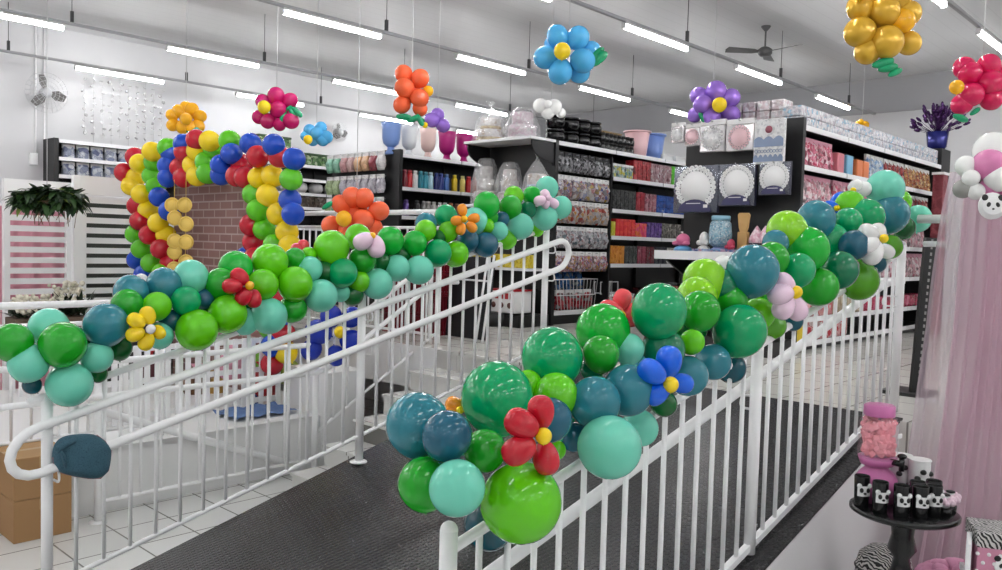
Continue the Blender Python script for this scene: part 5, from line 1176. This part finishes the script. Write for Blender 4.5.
# pedestal table
TZ = .9; tc = at(904, 508, 'z', TZ); TR = .222
t = thing('pedestal_table', 'small round black pedestal table in front of the pink tulle', 'table', (tc.x, tc.y, 0))
MB().lathe([(.0001, TZ - .03), (TR - .02, TZ - .03), (TR, TZ - .018), (TR, TZ - .006), (TR - .01, TZ), (.0001, TZ)], tc * 0 + V((tc.x, tc.y, 0)), 48).build('table_top', BLACKG, t)
MB().lathe([(.16, 0), (.16, .03), (.06, .07), (.04, .16), (.055, .24), (.03, .32), (.045, .5), (.062, .58), (.04, .64), (.034, .68), (.06, .72), (.045, .78), (.05, .83), (.055, TZ - .03)], (tc.x, tc.y, 0), 24).build('turned_column', BLACKG, t)
# pink drink dispenser filled with marshmallows
jc = at(881, 474, 'z', TZ); jd = depth_of(jc); 
jc = V((tc.x, tc.y, TZ)) + RT * (-.075) + V((FW.x, FW.y, 0)) * .115
t = thing('candy_dispenser', 'pink-lidded clear dispenser of pink marshmallows on the black table', 'jar', jc)
PLAS = mat('orchid plastic', (200, 110, 166), .3)
MB().lathe([(.082, 0), (.088, .07), (.09, .1), (.075, .125), (.05, .15), (.05, .16)], jc, 28).build('foot', PLAS, t)
MB().lathe([(.045, .155), (.07, .165), (.082, .2), (.0001, .2)], jc, 28).build('bottom_cup', PLAS, t)
MB().lathe([(.06, .17), (.084, .2), (.085, .24), (.08, .27), (.085, .3), (.084, .35), (.072, .38), (.06, .388)], jc, 30).build('clear_body', film_mat('clear jar', (244, 222, 230), .16, .05), t)
MB().lathe([(.064, .385), (.066, .39), (.066, .43), (.058, .436), (.0001, .436)], jc, 28, wob=lambda a, z: .02 * math.cos(24 * a) if z < .43 else 0).build('lid', PLAS, t)
b = MB()
for i in range(190):
    a = random.uniform(0, 6.3); r = .064 * math.sqrt(random.uniform(.25, 1)); z = random.uniform(.215, .365)
    R = Matrix.Rotation(random.uniform(0, 3), 3, 'X') @ Matrix.Rotation(random.uniform(0, 3), 3, 'Y'); b.box(jc + V((r * math.cos(a), r * math.sin(a), z)), (.027, .024, .024), R, bev=.005)
mm = b.build('marshmallows', mat('pink marshmallow', (250, 156, 168), .7), t); mm['kind'] = 'stuff'
sdir = (RT * .55 - FW * .8); sdir.z = 0; sdir.normalize()
b = MB(); sp0 = jc + sdir * .085 + V((0, 0, .19)); b.tube([sp0 - sdir * .02, sp0 + sdir * .03], .014, 10); b.tube([sp0 + sdir * .03 + V((0, 0, .03)), sp0 + sdir * .03 - V((0, 0, .03))], .012, 10); b.ell(sp0 + sdir * .03 + V((0, 0, .035)), (.02, .02, .012)); b.build('spigot', BLACKG, t)
MB().box(jc + sdir * .09 + RT * .01 + V((0, 0, .31)), (.004, .03, .02), Matrix.Rotation(math.atan2(sdir.y, sdir.x), 3, 'Z')).build('sticker', PW, t)
# panda cups
view = V((-FW.x, -FW.y, 0)).normalized()
def pcup(c, lab, white=False, h=.135, r=.033):
    c = V(c); t = thing('panda_cup', lab, 'cup', c, None)
    MB().lathe([(r * .86, 0), (r * .9, .006), (r, h * .97), (r * .95, h), (r * .9, h * .96), (r * .8, .02), (.0001, .02)], c, 24).build('cup', mat('white paper cup', (226, 226, 226), .4) if white else BLACKG, t)
    if white:
        MB().lathe([(r, h * .96), (r * 1.08, h * .98), (r, h)], c, 24).build('rim', PW, t)
        for a, z in ((-.6, .6), (.3, .35), (.9, .7), (-.1, .75), (-.9, .3)):
            d = Matrix.Rotation(a, 3, 'Z') @ view; MB().ell(c + d * r * .97 + V((0, 0, h * z)), (.014, .014, .012), seg=10, rings=6).build('black_spot', PB, t)
    else:
        n = view; b = MB(); u = V((0, 0, 1)).cross(n).normalized()
        pr = []
        for i in range(13): # a white wrap-around face band
            a = -.95 + 1.9 * i / 12; d = Matrix.Rotation(a, 3, 'Z') @ n; pr.append(d)
        w0, w1 = h * .36, h * .7
        for i in range(12):
            vs4 = [c + pr[i] * (r * 1.03) + V((0, 0, w0)), c + pr[i + 1] * (r * 1.03) + V((0, 0, w0)), c + pr[i + 1] * (r * 1.03) + V((0, 0, w1)), c + pr[i] * (r * 1.03) + V((0, 0, w1))]
            b.bm.faces.new([b.bm.verts.new(q) for q in vs4])
        for s_ in (-.7, .7):
            d = Matrix.Rotation(s_, 3, 'Z') @ n; b.ell(c + d * r * 1.0 + V((0, 0, w1)), (.011, .011, .011), seg=10, rings=6)
        b.build('panda_face', PW, t)
        b = MB()
        for s_ in (-.42, .42):
            d = Matrix.Rotation(s_, 3, 'Z') @ n; b.ell(c + d * r * 1.02 + V((0, 0, h * .56)), (.0085, .0085, .011), seg=10, rings=6)
        b.ell(c + n * r * 1.04 + V((0, 0, h * .46)), (.007, .007, .005), seg=10, rings=6); b.build('face_marks', PB, t)
fw2 = V((FW.x, FW.y, 0)).normalized(); rt2 = V((RT.x, RT.y, 0)).normalized(); T0 = V((tc.x, tc.y, TZ))
for i, (o, f, lab) in enumerate(((-.14, -.07, 'black cup with white panda face, first of the front row on the table'), (-.07, -.115, 'black cup with white panda face, second of the front row'), (.005, -.125, 'black cup with white panda face, third of the front row'), (.075, -.1, 'black cup with white panda face, last of the front row'))): pcup(T0 + rt2 * o + fw2 * f, lab)
pcup(T0 + rt2 * -.18 + fw2 * .02, 'black cup half behind the first panda cup, left on the table')
pcup(T0 + rt2 * .11 + fw2 * -.03, 'black cup with panda face under the white paper cups')
pcup(T0 + rt2 * .03 + fw2 * -.05, 'black cup with panda face in the second row behind the third')
pcup(T0 + rt2 * .1 + fw2 * .08, 'white cup with black spots, front one behind the black cups', True, .2, .046)
pcup(T0 + rt2 * .055 + fw2 * .155, 'white cup with black spots, back one beside the dispenser', True, .2, .046)
for i, o in enumerate((.13, .178)):
    c = T0 + rt2 * o + fw2 * (-.09 + .05 * i); t = thing('party_favour', ('small pink-wrapped panda favour beside the last black cup', 'small pink-wrapped panda favour at the table rim')[i], 'favour', c)
    MB().lathe([(.026, 0), (.028, .03), (.02, .034)], c, 16).build('base', BLACKG, t)
    b = MB()
    for k in range(14):
        a = k * 2 * PI / 14; b.ell(c + V((.03 * math.cos(a), .03 * math.sin(a), .06 + .012 * (k % 2))), .014, seg=8, rings=6)
    b.build('pink_ruffle', mat('pale pink ruffle', (236, 208, 222), .6), t)
    MB().ell(c + V((0, 0, .06)), (.026, .026, .028), seg=14, rings=8).build('panda_head', PW, t)
    b = MB()
    for s_ in (-.5, .5): b.ell(c + (Matrix.Rotation(s_, 3, 'Z') @ view) * .026 + V((0, 0, .064)), (.006, .006, .008), seg=8, rings=6)
    b.ell(c + V((0, 0, .09)), (.02, .02, .006), seg=8, rings=5); b.build('marks', PB, t)
# zebra items, fuzzy pink cushion, panda box
def zebra(scale, rot=(0, 0, 0)):
    def f(m, n, l, b):
        w = n.new('ShaderNodeTexWave'); w.inputs['Scale'].default_value = scale; w.inputs['Distortion'].default_value = 7; w.inputs['Detail'].default_value = 1; w.inputs['Detail Scale'].default_value = 1.2
        v = coords(n, l); v.node.inputs['Rotation'].default_value = rot; l.new(v, w.inputs['Vector'])
        r = n.new('ShaderNodeValToRGB'); r.color_ramp.interpolation = 'CONSTANT'; r.color_ramp.elements[0].color = lin((18, 18, 18)); r.color_ramp.elements[1].position = .5; r.color_ramp.elements[1].color = lin((206, 204, 202))
        l.new(w.outputs['Fac'], r.inputs['Fac']); l.new(r.outputs['Color'], b.inputs['Base Color'])
    return mat('zebra print %s' % scale, (200, 200, 200), .6, build=f)
zc_ = dep(883, 590, 4.0); t = thing('zebra_bin', 'rounded zebra-striped bin on the floor beside the table foot', 'bin', (zc_.x, zc_.y, 0))
MB().lathe([(.12, 0), (.13, .02), (.13, .5), (.115, .56), (.07, .6), (.0001, .615)], (zc_.x, zc_.y, 0), 28).build('body', zebra(24, (0, .5, .3)), t)
MB().tube([(zc_.x + .13 * math.cos(a * PI / 12), zc_.y + .13 * math.sin(a * PI / 12), .5) for a in range(24)], .005, 6, closed=True).build('seam', BLACK, t)
fz = dep(957, 565, 3.75); t = thing('fuzzy_cushion', 'fuzzy pink cushion at the bottom edge under the tulle', 'cushion', V((fz.x, fz.y, 0)))
MB().box((fz.x, fz.y, fz.z / 2 - .06), (.2, .2, fz.z - .12), bev=.01).build('stool', WHITEM, t)
b = MB()
for i in range(60):
    a = random.uniform(0, 6.3); r = .15 * math.sqrt(random.random()); b.ell((fz.x + r * math.cos(a), fz.y + r * math.sin(a), fz.z - .1 + .09 * math.cos(r * 9)), (.04, .04, .035), seg=8, rings=6)
b.build('fur', mat('pink fur', (214, 150, 180), .9), t)
bx = dep(999, 553, 3.35); t = thing('panda_box', 'pink dotted box with zebra lid and panda face at the corner', 'box', V((bx.x, bx.y, bx.z - .1)))
Rb = Matrix.Rotation(math.atan2(bx.y, bx.x) + .25, 3, 'Z'); Bc = V((bx.x, bx.y, bx.z))
MB().box(Bc, (.2, .2, .2), Rb).build('carton', mat('rose carton', (206, 140, 166), .5), t)
MB().box(Bc + V((0, 0, .075)), (.206, .206, .06), Rb, bev=.003).build('lid', zebra(26, (.6, .2, .6)), t)
nf = Rb @ V((-1, 0, 0)); nf = nf.normalized(); uf = Rb @ V((0, 1, 0)); b = MB()
for i in range(5):
    for j in range(4):
        b.ell(Bc + nf * .101 + uf * (-.08 + i * .04 + (j % 2) * .02) + V((0, 0, -.085 + j * .035)), (.008, .008, .008), seg=8, rings=5)
b.build('dots', PW, t); panda(t, Bc + nf * .106 + V((0, 0, -.02)), .042, nf)
wbd = dep(968, 560, 3.3); t = thing('white_tray', 'white upright tray edge beside the panda box', 'tray', V((wbd.x, wbd.y, wbd.z - .12)))
MB().box(V(wbd) + V((0, 0, -.03)), (.18, .02, .24), Matrix.Rotation(math.atan2(wbd.y, wbd.x), 3, 'Z'), bev=.006).build('panel', WHITE, t)
MB().box(V(wbd) + V((0, 0, -.15)) + rt2 * .01, (.18, .05, .015), Matrix.Rotation(math.atan2(wbd.y, wbd.x), 3, 'Z'), bev=.004).build('bottom', WHITE, t)
st = Bc + rt2 * .02; t = thing('white_stand', 'white stand at the lower right corner carrying the panda box', 'stand', V((st.x, st.y, 0)))
MB().box((st.x, st.y, (bx.z - .1) - .015), (.26, .26, .03), Rb, bev=.004).build('top_board', WHITE, t)
for a in (-1, 1):
    for c_ in (-1, 1):
        q = st + Rb @ V((a * .1, c_ * .1, 0)); MB().box((q.x, q.y, (bx.z - .13) / 2), (.04, .04, bx.z - .13), Rb).build('leg', WHITE, t)
# ------------------------------------------------------------------ camera, world, render
cam = bpy.data.cameras.new('camera'); co = bpy.data.objects.new('camera', cam); COL.objects.link(co)
cam.sensor_width = 36; cam.lens = FPX / 1002 * 36; cam.clip_start = .05; cam.clip_end = 100
co.matrix_world = Matrix(((RT.x, UP.x, -FW.x, CAM.x), (RT.y, UP.y, -FW.y, CAM.y), (RT.z, UP.z, -FW.z, CAM.z), (0, 0, 0, 1)))
S.camera = co
w = bpy.data.worlds.new('world'); S.world = w; w.use_nodes = True
w.node_tree.nodes['Background'].inputs['Color'].default_value = (.8, .85, .9, 1); w.node_tree.nodes['Background'].inputs['Strength'].default_value = .3
vs_ = S.view_settings; vs_.view_transform = 'Standard'; vs_.look = 'None'; vs_.exposure = 1.15; vs_.gamma = 1; vs_.use_curve_mapping = False
S.cycles.use_denoising = True; S.cycles.max_bounces = 8; S.cycles.transparent_max_bounces = 12; S.cycles.caustics_reflective = False; S.cycles.caustics_refractive = False
